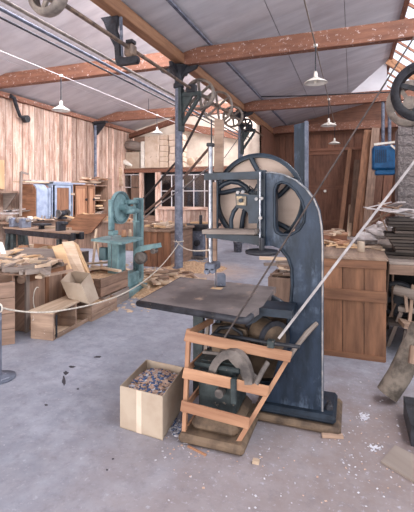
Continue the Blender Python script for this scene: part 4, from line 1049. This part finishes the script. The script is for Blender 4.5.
# boards on top of cabinets
for k,(a_,b2,zz,mt) in enumerate(((24,52,.05,'pale'),(30,70,.09,'paper'),(48,84,.05,'bluepaint'),(60,98,.09,'crate'),(78,100,.13,'pale'),(88,108,.18,'crate'))):
    ya,yb_=PX(a_,184,-8.5).y,PX(b2,184,-8.5).y
    MB().box(-8.9+.05*k,-8.45,ya,yb_,zt1+.03+zz-.04,zt1+.03+zz).build('plank',mt,label='thin plank lying along the tops of the wall cabinets',cat='plank',group='planks on the wall cabinets')
heap(14,lambda i:(rnd.uniform(-8.7,-8.4),PX(rnd.uniform(86,108),200,xf).y,zt1+.18+rnd.random()*.1),.25,.6,['pale','crate','rail'],'offcut heaped on top of the narrow cupboard','offcuts on the narrow cupboard')
# tall plank box at the right of it (post x 100-108)
p=PX(104,200,-8.3)
MB().box(-8.8,-8.3,PX(108,200,-8.3).y,PX(112,200,-8.3).y,.0,PX(104,178,-8.3).z).build('tall_board','brownbox',label='tall brown upright boards at the end of the wall cabinets',cat='board')
# bench-top things
heap(26,lambda i:(rnd.uniform(-8.5,-8.2)+0,PX(rnd.uniform(20,108),217,-8.3).y,.925+rnd.random()*.08),.2,.6,['pale','crate','pine','greywood'],'wood bit on the long wall bench','bits on the long bench')
# big slanting board
q=[P(72,231,11.2),P(66,224,11.2),P(78,214,11.4),P(108,215,11.4),P(94,233,11.0)]
MB().prism([PY(a_,b2,10.2) for a_,b2 in ((66,226),(78,214.5),(107,214),(91,233),(72,236))],(0,.05,0)).build('slanting_panel','cabwood',label='broad brown panel with slanted end leaning before the cupboards',cat='panel')
bench('counter','brown boarded counter behind the teal band saw',PY(62,240,10.3).x,PY(134,240,10.3).x,10.35,11.1,.86,'brownbox',9)
heap(20,lambda i:((lambda p:(p.x,p.y+.2,.86+rnd.random()*.1))(PY(rnd.uniform(66,134),230,10.4))),.25,.6,['pale','crate','pine'],'offcut lying on the counter behind the teal saw','offcuts on the counter')

# ================================================================== LATHE
la0=P(9,228,8.4); la1=P(78,236,7.1)
d=(la1-la0); d.z=0; L=d.length; d.normalize(); n=Vector((-d.y,d.x,0))
ltz=.98
la0.z=ltz
lt=thing('wood_lathe',(la0.x,la0.y,0),'dark iron wood lathe with a long bed at left','lathe')
def LP(u,v,z): return Vector((la0.x,la0.y,0))+d*u+n*v+Vector((0,0,z))
def lbox(u0,u1,v0,v1,z0,z1,bev=0): return MB().obox(LP((u0+u1)/2,(v0+v1)/2,(z0+z1)/2),(d,n,(0,0,1)),(u1-u0,v1-v0,z1-z0),bev)
lbox(0,L,-.1,-.04,ltz-.13,ltz,.01).build('bed_rail','iron',lt); lbox(0,L,.08,.14,ltz-.13,ltz,.01).build('bed_rail','iron',lt)
lbox(0.02,L*.97,-.14,.18,ltz-.02,ltz+.01).build('bed_top','crate',lt)
for u0,u1,v in ((.18,.12,-.1),(.34,.46,-.1),(.18,.12,.14),(.34,.46,.14),(L-.4,L-.3,-.1),(L-.4,L-.3,.14)):
    MB().bar(LP(u0,v,ltz-.13),LP(u1,v*1.6,0),.07,.08,up=(0,1,0)).build('leg','irongreen',lt)
lbox(.12,.26,-.08,.12,ltz,ltz+.2,.02).build('headstock','post',lt); lbox(.5,.64,-.08,.12,ltz,ltz+.2,.02).build('headstock','post',lt)
MB().lathe(LP(.1,.02,ltz+.16),d,[(0,-.16),(.07,-.16),(.08,-.06),(.03,-.05),(.03,.2),(.06,.2),(.06,.42),(.03,.42),(.03,.62),(0,.62)],16).build('spindle','pulley',lt)
lbox(1.0,1.3,-.1,.14,ltz+.08,ltz+.12,.01).build('tool_rest','iron',lt); lbox(1.1,1.18,-.02,.06,ltz,ltz+.1).build('rest_post','iron',lt)
lbox(1.72,1.8,-.08,.1,ltz,ltz+.18,.01).build('tailstock','iron',lt)
MB().lathe(LP(1.65,.02,ltz+.15),d,[(0,0),(.03,0),(.03,.28),(0,.28)],12).build('tail_spindle','iron',lt)
lbox(.75,1.75,.2,.26,ltz-.0,ltz+.05).build('bench_plank','pale',label='pale strip lying along the rear of the lathe bed',cat='plank')
lbox(.2,1.6,-.1,.3,.42,.46).build('lathe_shelf','brownbox',lt)
heap(16,lambda i:tuple(LP(rnd.uniform(.3,1.7),rnd.uniform(-.1,.3),.46+rnd.random()*.12)),.18,.4,['pale','pine','rail'],'wood block lying on the shelf under the lathe','blocks under the lathe',(.05,.1),.2)

# three leaning pale boards
for k,(pts,mt,lb) in enumerate(((((52,247),(61,244),(73,276),(66,285)),'pine','leftmost yellowish board leaning against the lathe end'),(((62,242),(72,241),(84,274),(74,280)),'pale','middle tall pale board leaning against the lathe end'),(((73,242),(77,245),(88,272),(84,276)),'pine','rightmost narrow board leaning against the lathe end'))):
    (ax_,ay_),(bx_,by_),(cx_,cy_),(dx_,dy_)=pts; zt_,zb_=6.1+.03*k,5.6+.03*k
    q=[P(ax_,ay_,zt_),P(bx_,by_,zt_),P(cx_,cy_,zb_),P(dx_,dy_,zb_)]
    q[2]+= (q[2]-q[1])*.35; q[3]+=(q[3]-q[0])*.35
    MB().prism(q,Vector((.008,.025,.0))).build('leaning_board',mt,label=lb,cat='board')

# ================================================================== TEAL BAND SAW
W=P(120.5,207.5,6.5); tx,ty=W.x,W.y
ts=thing('band_saw',(tx,ty,0),'smaller teal painted band saw behind the crates at left','band saw')
TR=.255; wz=W.z
tw=MB().lathe(W,(1,0,0),[(TR-.03,-.02),(TR,-.02),(TR,.02),(TR-.03,.02),(TR-.03,-.02)],32,False).build('upper_wheel','tealdark',ts)
MB().lathe(W,(1,0,0),[(0,-.004),(TR-.03,-.004),(TR-.03,.004),(0,.004)],28,False).build('wheel_web','teal',tw)
MB().lathe(W,(1,0,0),[(0,-.05),(.05,-.05),(.05,.12),(0,.12)],16,False).build('hub','teal',tw)
MB().lathe(W,(1,0,0),[(TR+.005,-.03),(TR+.012,-.03),(TR+.012,.03),(TR+.005,.03)],32,False).build('wheel_guard','teal',ts)
cy_=ty+.58
MB().box(tx-.08,tx+.08,cy_-.06,cy_+.06,0,1.60,.015).build('column','teal',ts)
MB().box(tx+.03,tx+.1,cy_-.16,cy_-.06,.2,1.58,.01).build('column_rib','tealdark',ts)
MB().box(tx-.05,tx+.05,ty+.05,cy_,1.36,1.46,.015).build('upper_arm','teal',ts)
MB().box(tx-.03,tx+.04,ty+.1,cy_,1.50,1.57,.015).build('upper_arm','teal',ts)
MB().lathe((tx+.06,ty+.30,1.38),(0,1,0),[(0,-.2),(.045,-.2),(.05,0),(.045,.2),(0,.2)],14).build('bearing','teal',ts)
MB().lathe((tx+.06,ty+.30,1.53),(0,1,0),[(0,-.15),(.035,-.15),(.04,0),(.035,.15),(0,.15)],14).build('bearing','teal',ts)
MB().tube([(tx+.08,ty+.35,1.36),(tx+.08,ty+.35,1.2)],.02,8).lathe((tx+.08,ty+.35,1.2),(0,0,1),[(0,-.01),(.06,-.01),(.06,.01),(0,.01)],16,False).build('tension_handwheel','teal',ts)
MB().box(tx-.03,tx+.03,ty-TR-.06,ty-TR+.02,1.10,1.58,.012).build('blade_cover','teal',ts)
MB().tube([(tx,ty-TR+.06,1.4),(tx,ty-TR+.06,1.02)],.015,8).build('guide_post','tealdark',ts)
MB().box(tx-.05,tx+.05,ty-TR-.03,ty-TR+.12,1.02,1.09,.01).build('blade_guide','teal',ts)
MB().box(tx-.001,tx+.001,ty-TR-.01,ty-TR+.01,.5,1.45).build('blade','steel',ts)
q=[PZ(a_,b2,.955) for a_,b2 in ((91,239),(122,242.4),(143.5,237.4),(113,234.6))]
for v in q: v.z=.92
MB().prism(q,(0,0,.035)).build('table','teal',ts)
MB().box(tx-.09,tx+.12,ty-.25,ty-.02,.35,.92,.02).build('table_support','teal',ts)
MB().box(tx-.22,tx-.10,ty-.28,ty-.18,.62,.82,.01).build('switch_box','tealdark',ts)
MB().box(tx-.18,tx+.2,ty-.35,cy_+.15,0,.12,.02).build('base','teal',ts)
MB().box(tx-.1,tx+.1,ty-.2,cy_,.12,.35,.02).build('lower_body','teal',ts)
m0=P(137,252,6.6)
ma=MB().prism([PY(a_,b2,m0.y) for a_,b2 in ((133,256),(134,249.5),(138,246.5),(157,243.5),(158,248),(141,251.5),(138,254),(137,263),(134,262))],(0,.14,0)).build('belt_guard','teal',ts)
c=PY(140.5,258,m0.y); MB().lathe(c,(0,1,0),[(0,-.06),(.03,-.06),(.03,-.04),(.075,-.03),(.10,-.04),(.10,.06),(0,.06)],20).build('lower_pulley','dust',ts)
c=PY(153.5,251,m0.y); MB().lathe(c,(0,1,0),[(0,-.03),(.045,-.03),(.045,.08),(0,.08)],16,False).build('motor_pulley','dust',ts)
for (px_,py_,h_,r_,lb) in ((124,237,.12,.045,'small brown wooden block on the teal saw table'),(130,236.5,.12,.03,'pale upright peg on the teal saw table')):
    c=PZ(px_,py_,.955); MB().lathe((c.x,c.y,.955),(0,0,1),[(0,0),(r_,0),(r_*.9,h_*.6),(r_*.6,h_),(0,h_)],12).build('wood_block','rail' if r_>.04 else 'pale',label=lb,cat='block')
# two thin sticks left of it
for k,(a_,b2,c_,d_) in enumerate(((96.5,229,92,262),(95,236,104,262))):
    p0=P(a_,b2,7.4); p1=P(c_,d_,7.0); p1=p1+(p1-p0)*.35; p1.z=0.01
    MB().bar(p0,p1,.04,.025,up=(0,1,0)).build('leaning_stick','pale',label=('longer pale stick leaning left of the teal saw','shorter pale stick crossing the longer one left of the teal saw')[k],cat='stick',group='sticks left of the teal saw')

# ================================================================== CRATES AT LEFT
def crate(label,A,B,depth,h,mt='crate',z0=0,nb=3,open_=True,cat='crate',name='crate',posts=True,fill=True,ret=False):
    """A, B: bottom front left and right; boards run along the front"""
    A,B=Vector((A.x,A.y,z0)),Vector((B.x,B.y,z0)); u=(B-A); L=u.length; u.normalize(); v=Vector((-u.y,u.x,0))
    t=thing(name,(A+B)/2,label,cat); th=.02; bh=h/nb
    Z=Vector((0,0,1))
    for k in range(nb):
        zc=z0+bh*(k+.5)
        for (c,ax,l) in ((A+u*L/2+v*th/2,(u,v,Z),L),(A+u*L/2+v*(depth-th/2),(u,v,Z),L)):
            MB().obox((c.x,c.y,zc),ax,(l,th,bh-.006),.002).build('board',mt,t)
        for c in (A+v*depth/2+u*th/2, A+v*depth/2+u*(L-th/2)):
            MB().obox((c.x,c.y,zc),(v,u,Z),(depth-2*th,th,bh-.006),.002).build('board',mt,t)
    c=A+u*L/2+v*depth/2; MB().obox((c.x,c.y,z0+.01),(u,v,Z),(L-.04,depth-.04,.02)).build('bottom','brownbox',t)
    if posts:
        for (uu,vv) in ((.035,.03),(L-.035,.03)):
            c=A+u*uu+v*vv; MB().obox((c.x,c.y,z0+h/2),(Z,u,v),(h,.03,.03)).build('corner_post','greywood',t)
    if fill:
        MB().obox((c.x*0+(A+u*L/2+v*depth/2).x,(A+u*L/2+v*depth/2).y,z0+h*.45),(u,v,Z),(L-.05,depth-.05,h*.8)).build('filling','sawdust',t)
    return t,A,u,v,L
zA=P(15,345,4.42)
# crate 1 (left edge)
kB=PZ(15,344); kA=kB-Vector((.90*CT-.433*ST,.90*ST+.433*CT,0))*.66
crate('wooden box crate cut by the left edge',kA,kB,.5,.69,'brownbox',nb=4)
# panelled chest
def chest(label,A,B,depth,h):
    A=Vector((A.x,A.y,0));B=Vector((B.x,B.y,0));u=(B-A);L=u.length;u.normalize();v=Vector((-u.y,u.x,0));Z=Vector((0,0,1))
    t=thing('low_cabinet',(A+B)/2,label,'cabinet')
    c=A+u*L/2+v*(depth/2+.02); MB().obox((c.x,c.y,h/2),(u,v,Z),(L-.02,depth-.02,h-.02)).build('carcass','brownbox',t)
    for s in (0.03,L/2,L-.03): c=A+u*s+v*.01; MB().obox((c.x,c.y,h/2),(Z,u,v),(h,.06,.03),.003).build('stile','cabwood' if s>.1 else 'greywood',t)
    for z in (.05,h-.04): c=A+u*L/2+v*.012; MB().obox((c.x,c.y,z),(u,v,Z),(L-.06,.025,.08),.003).build('rail','cabwood',t)
    for s in (.25,.75): c=A+u*L*s+v*.022; MB().obox((c.x,c.y,h/2),(Z,u,v),(h-.14,L/2-.06,.012)).build('door_panel','brownbox',t)
    c=A+u*L/2+v*depth/2; MB().obox((c.x,c.y,h+.01),(u,v,Z),(L+.03,depth+.03,.02)).build('top','brownbox',t)
    return t,A,u,v,L
A=PZ(26,333);B=PZ(66,314)
t,A_,u_2,v_2,L_2=chest('low panelled wooden cabinet with chalk ring on its door, heaped with timber',A,B,.62,.68)
# chalk ring
cc_=A_+u_2*L_2*.27-v_2*.0+Vector((0,0,.36)); ring=[]
for k in range(9):
    t_=R(70)+R(200)*k/8; ring.append(cc_+u_2*(.07*math.cos(t_))+Vector((0,0,.14*math.sin(t_)))+v_2*.014)
MB().tube(ring,.006,5).build('chalk_mark','white',t,label='white chalk curve')
# timber on top of both
topz=.71
heap(34,lambda i:((lambda p:(p.x,p.y,topz+rnd.random()*.08))(PZ(rnd.uniform(2,56),rnd.uniform(263,277),topz))),.15,.42,['pale','crate','greywood'],'offcut heaped on the low cabinets at left','offcuts on the low cabinets',(.025,.06),.2)
for k in range(14):
    p=PZ(rnd.uniform(-5,38),rnd.uniform(252,266),.75); offcut((p.x,p.y,.72+rnd.random()*.06),R(-45)+rnd.uniform(-.5,.5),rnd.uniform(-.12,.12),(rnd.uniform(.35,.7),rnd.uniform(.08,.18),.015),rnd.choice(['pale','pine','pale']),'sheet piled behind the low cabinets','thin sheets behind the low cabinets')
for (a_,b2,c_,d_,zc,r_,lb) in ((12,280,24,266,4.9,.055,'round log end nearest the left crate'),(19,286,33,271,4.75,.05,'second round log beside the nearest one'),(37,275,50,260,5.2,.05,'pale split log sticking up on the low cabinet')):
    p0=P(a_+2,b2-6,zc); MB().tube([p0,P(c_,d_,zc+.5)],r_,8).build('log','crate' if r_<.055 else 'rail',label=lb,cat='log')
MB().box(-5.6,-4.2,4.9,5.7,.0,.70).build('timber_stack','greywood',label='low block of stacked timber behind the panelled cabinet',cat='stack',kind='stuff')
# white strut at far left
MB().bar(P(0,243,6.0),P(5,258,5.9),.05,.05,up=(0,1,0)).build('white_strut','white',label='white strut leaning at the left edge above the timber',cat='strut')

# open frame box lying on its side
A=PZ(53,341);B=PZ(91,320)
fb=thing('open_frame_box',(A+B)/2,'pale open wooden frame box lying on its side before the cabinet','box')
u=(B-A);L=u.length;u.normalize();v=Vector((-u.y,u.x,0));Z=Vector((0,0,1)); D=.30;h=.30
def ub(u0,u1,v0,v1,z0,z1,nm,mt='rail'): 
    c=A+u*(u0+u1)/2+v*(v0+v1)/2; MB().obox((c.x,c.y,(z0+z1)/2),(u,v,Z),(u1-u0,v1-v0,z1-z0),.003).build(nm,mt,fb)
ub(-.0,.03,0,D,0,h,'end_panel','crate'); ub(L-.03,L,0,D,0,h,'end_panel','crate'); ub(L-.35,L-.32,0,D,.02,h,'divider','crate')
ub(.03,L-.03,0,.02,0,.05,'bottom_rail','crate'); ub(.03,L-.03,D-.02,D,0,.05,'bottom_rail','crate'); ub(.03,L-.03,.02,D-.02,0,.015,'bottom','pale')
ub(.0,L+.02,.0,D*.45,h,h+.025,'top_board','pale'); ub(0,L+.02,D*.48,D+.03,h,h+.02,'top_board','pale')
ub(.04,.07,-.01,.0,.02,.28,'corner_strip','iron')
# crates below and behind
crate('low grey crate beside the open frame box, under the carton',PZ(92,322),PZ(117,309),.4,.20,'crate',nb=2)
A=PZ(104,312);B=PZ(129,299)
crate('dark lower crate under the brown scrap crate',A,B,.5,.20,'greywood',nb=2)
crate('brown scrap crate stacked on the dark lower crate',Vector((A.x-.05,A.y,0)),Vector((B.x-.02,B.y,0)),.55,.26,'brownbox',z0=.2,nb=2)
zc_t=.47
for (a_,b2,c_,d_) in ((78,270,128,265),(92,266,120,271),(84,264,112,262)):
    p0=PZ(a_,b2,.5);p1=PZ(c_,d_,.5);MB().bar(p0,p1,.06,.03).build('lath','pale',label='pale lath lying across the brown scrap crate',cat='lath',group='laths across the scrap crate')
# tilted cardboard carton
cx=thing('cardboard_carton',PZ(80,316),'tilted open cardboard carton resting on the crates','carton')
tl=[(60.5,281,5.15),(81,284,5.0),(90,273,5.35),(70,270.5,5.5)]
bt=[(68,298,5.1),(89.5,304.5,4.95),(99,298.5,5.3),(80,293,5.5)]
T=[P(*a_) for a_ in tl];Bm=[P(*a_) for a_ in bt]
for k in range(4):
    k2=(k+1)%4; nrm=(T[k2]-T[k]).cross(Bm[k]-T[k]).normalized()*.006
    MB().prism([T[k],T[k2],Bm[k2],Bm[k]],nrm).build('side_panel','card' if k else 'brownbox' if False else 'card',cx)
MB().prism(Bm,(0,0,.008)).build('bottom_panel','card',cx)
e=T[1]*.62+T[2]*.38
def lerp(a,b,t): return a*(1-t)+b*t
nrm=(T[2]-T[1]).cross(Bm[1]-T[1]).normalized(); 
if nrm.dot(Vector((0,-1,0)))<0: nrm=-nrm
lq=[lerp(lerp(T[1],T[2],s),lerp(Bm[1],Bm[2],s),t_)+nrm*.003 for s,t_ in ((.2,.08),(.75,.08),(.75,.38),(.2,.38))]
MB().prism(lq,nrm*.001).build('label_sheet','white',cx,label='white paper label')

# ================================================================== ROPE BARRIER
def sag(p0,p1,s,n=10):
    return [p0.lerp(p1,k/n)-Vector((0,0,s*4*(k/n)*(1-k/n))) for k in range(n+1)]
rp=MB(); z1=PY(176,243,8.02)
rp.tube(sag(P(-6,306,3.6),P(64,310,4.2),.04)+sag(P(64,310,4.2),P(118,296,5.2),.02)[1:]+sag(P(118,296,5.2),P(179,243,8.55),.14)[1:],.009,6)
rp.tube(sag(P(176,240,8.55),P(209,250,3.0),.08),.007,6)
ct=Vector((-3.6,8.1,P(178,242,8.7).z)); rr=[ct+Vector((.105*math.cos(k*math.pi/6),.105*math.sin(k*math.pi/6),.0)) for k in range(13)]
rp.tube(rr,.012,6,False); rp.build('rope','whiterope',label='off-white rope strung as a barrier from left edge to column',cat='rope')
rg=P(-1,308,3.6); sp=thing('rope_stanchion',(rg.x,rg.y,0),'pale steel rope stanchion with ring cut by the left edge','stanchion')
MB().tube([(rg.x,rg.y,0),(rg.x,rg.y,rg.z+.02)],.022,10).build('pole','post',sp)
MB().tube([rg+Vector((.04*math.cos(k*math.pi/5),0,.04*math.sin(k*math.pi/5))) for k in range(11)],.008,6,False).build('ring','whiterope',sp)
MB().lathe((rg.x,rg.y,0),(0,0,1),[(0,0),(.14,0),(.14,.015),(.03,.03),(0,.03)],20).build('base','post',sp)

for k,(px_,py_,kind,lb) in enumerate(((63,219,0,'small dark bench grinder on the long bench below the cupboards'),(38,220,1,'grey flat plane lying on the long bench below the rounded cabinet'),(48,220,1,'second grey plane, nearer the cupboards on the long bench'),(30,218,2,'small pale tin on the long bench at left'))):
    c=PX(px_,py_,-8.25); c.z=.92; t=thing(('bench_grinder','hand_plane','hand_plane','tin')[k],c,lb,('grinder','plane','plane','tin')[k])
    if kind==0:
        MB().box(c.x-.06,c.x+.06,c.y-.12,c.y+.12,.92,1.0,.01).build('base','iron',t); MB().lathe((c.x,c.y,1.10),(0,1,0),[(0,-.12),(.08,-.12),(.09,0),(.08,.12),(0,.12)],14).build('motor','iron',t)
        for s_ in (-1,1): MB().disc((c.x,c.y+s_*.2,1.10),(0,1,0),.11,.04,16).build('grinding_wheel','dust',t)
    elif kind==1:
        MB().box(c.x-.04,c.x+.04,c.y-.25,c.y+.25,.92,.97,.01).build('sole','iron',t); MB().tube([(c.x,c.y-.12,.97),(c.x,c.y-.14,1.05)],.025,8).build('knob','greywood',t); MB().tube([(c.x,c.y+.12,.97),(c.x,c.y+.16,1.07)],.02,8).build('handle','greywood',t)
    else: MB().lathe(c,(0,0,1),[(0,0),(.07,0),(.07,.15),(0,.15)],14,False).build('body','white',t)
for k in range(12):
    px_=140+k*2.7; c=PY(px_,228,8.5+.4*rnd.random()); c.z=.86; c.x=min(c.x,-4.0); c.x=max(c.x,bxx+.15)
    if k%3==0: MB().box(c.x-.08,c.x+.08,c.y-.08,c.y+.08,.86,.86+rnd.uniform(.08,.16),.008).build('small_box',rnd.choice(['iron','brownbox','cardlight']),label=('first','second','third','fourth')[k//3]+' small box from the left on the bench by the column',cat='box')
# ================================================================== labels of alike pieces: say where in the heap each lies
bpy.context.view_layer.update()
grp={}
for o in COL.objects:
    if o.parent is None and o.name.split('.')[0] in ('offcut','packet') and o.get('group') and o.get('label') and len(o.data.vertices)==8: grp.setdefault(o['group'],[]).append(o)
def pxof(o):
    v=o.matrix_world.translation; xc=v.x*CT+v.y*ST; zc=-v.x*ST+v.y*CT; return HX+FP*xc/zc
ORD=('leftmost','second from left','third from left','fourth from left','fifth from left','sixth from left')
for g_,os_ in grp.items():
    os_.sort(key=pxof); n_=len(os_)
    for i_,o in enumerate(os_):
        base=o['label']; m_=o.data.materials[0].name
        shade={'fresh_offcut_wood':'pale','pine_board':'yellowish','crate_wood':'greyish','guard_rail_wood':'pinkish','brown_box_wood':'brown','grey_worn_wood':'grey','white_enamel':'white','crumpled_sheet':'grey paper','dark_iron':'dark iron'}.get(m_,'')
        if n_<=12: pos=ORD[i_] if i_<min(6,n_//2+n_%2) else ORD[n_-1-i_].replace('left','right')
        else: pos='in the '+('leftmost','left middle','middle','right middle','rightmost')[min(4,i_*5//n_)]+' part'
        o['label']=(shade+' '+' '.join(w for w in base.split() if w not in ('thin','light','pale') or not shade)+', '+pos).strip()
        if len(o['label'].split())>16: o['label']=' '.join(base.split()[:9])+', '+pos
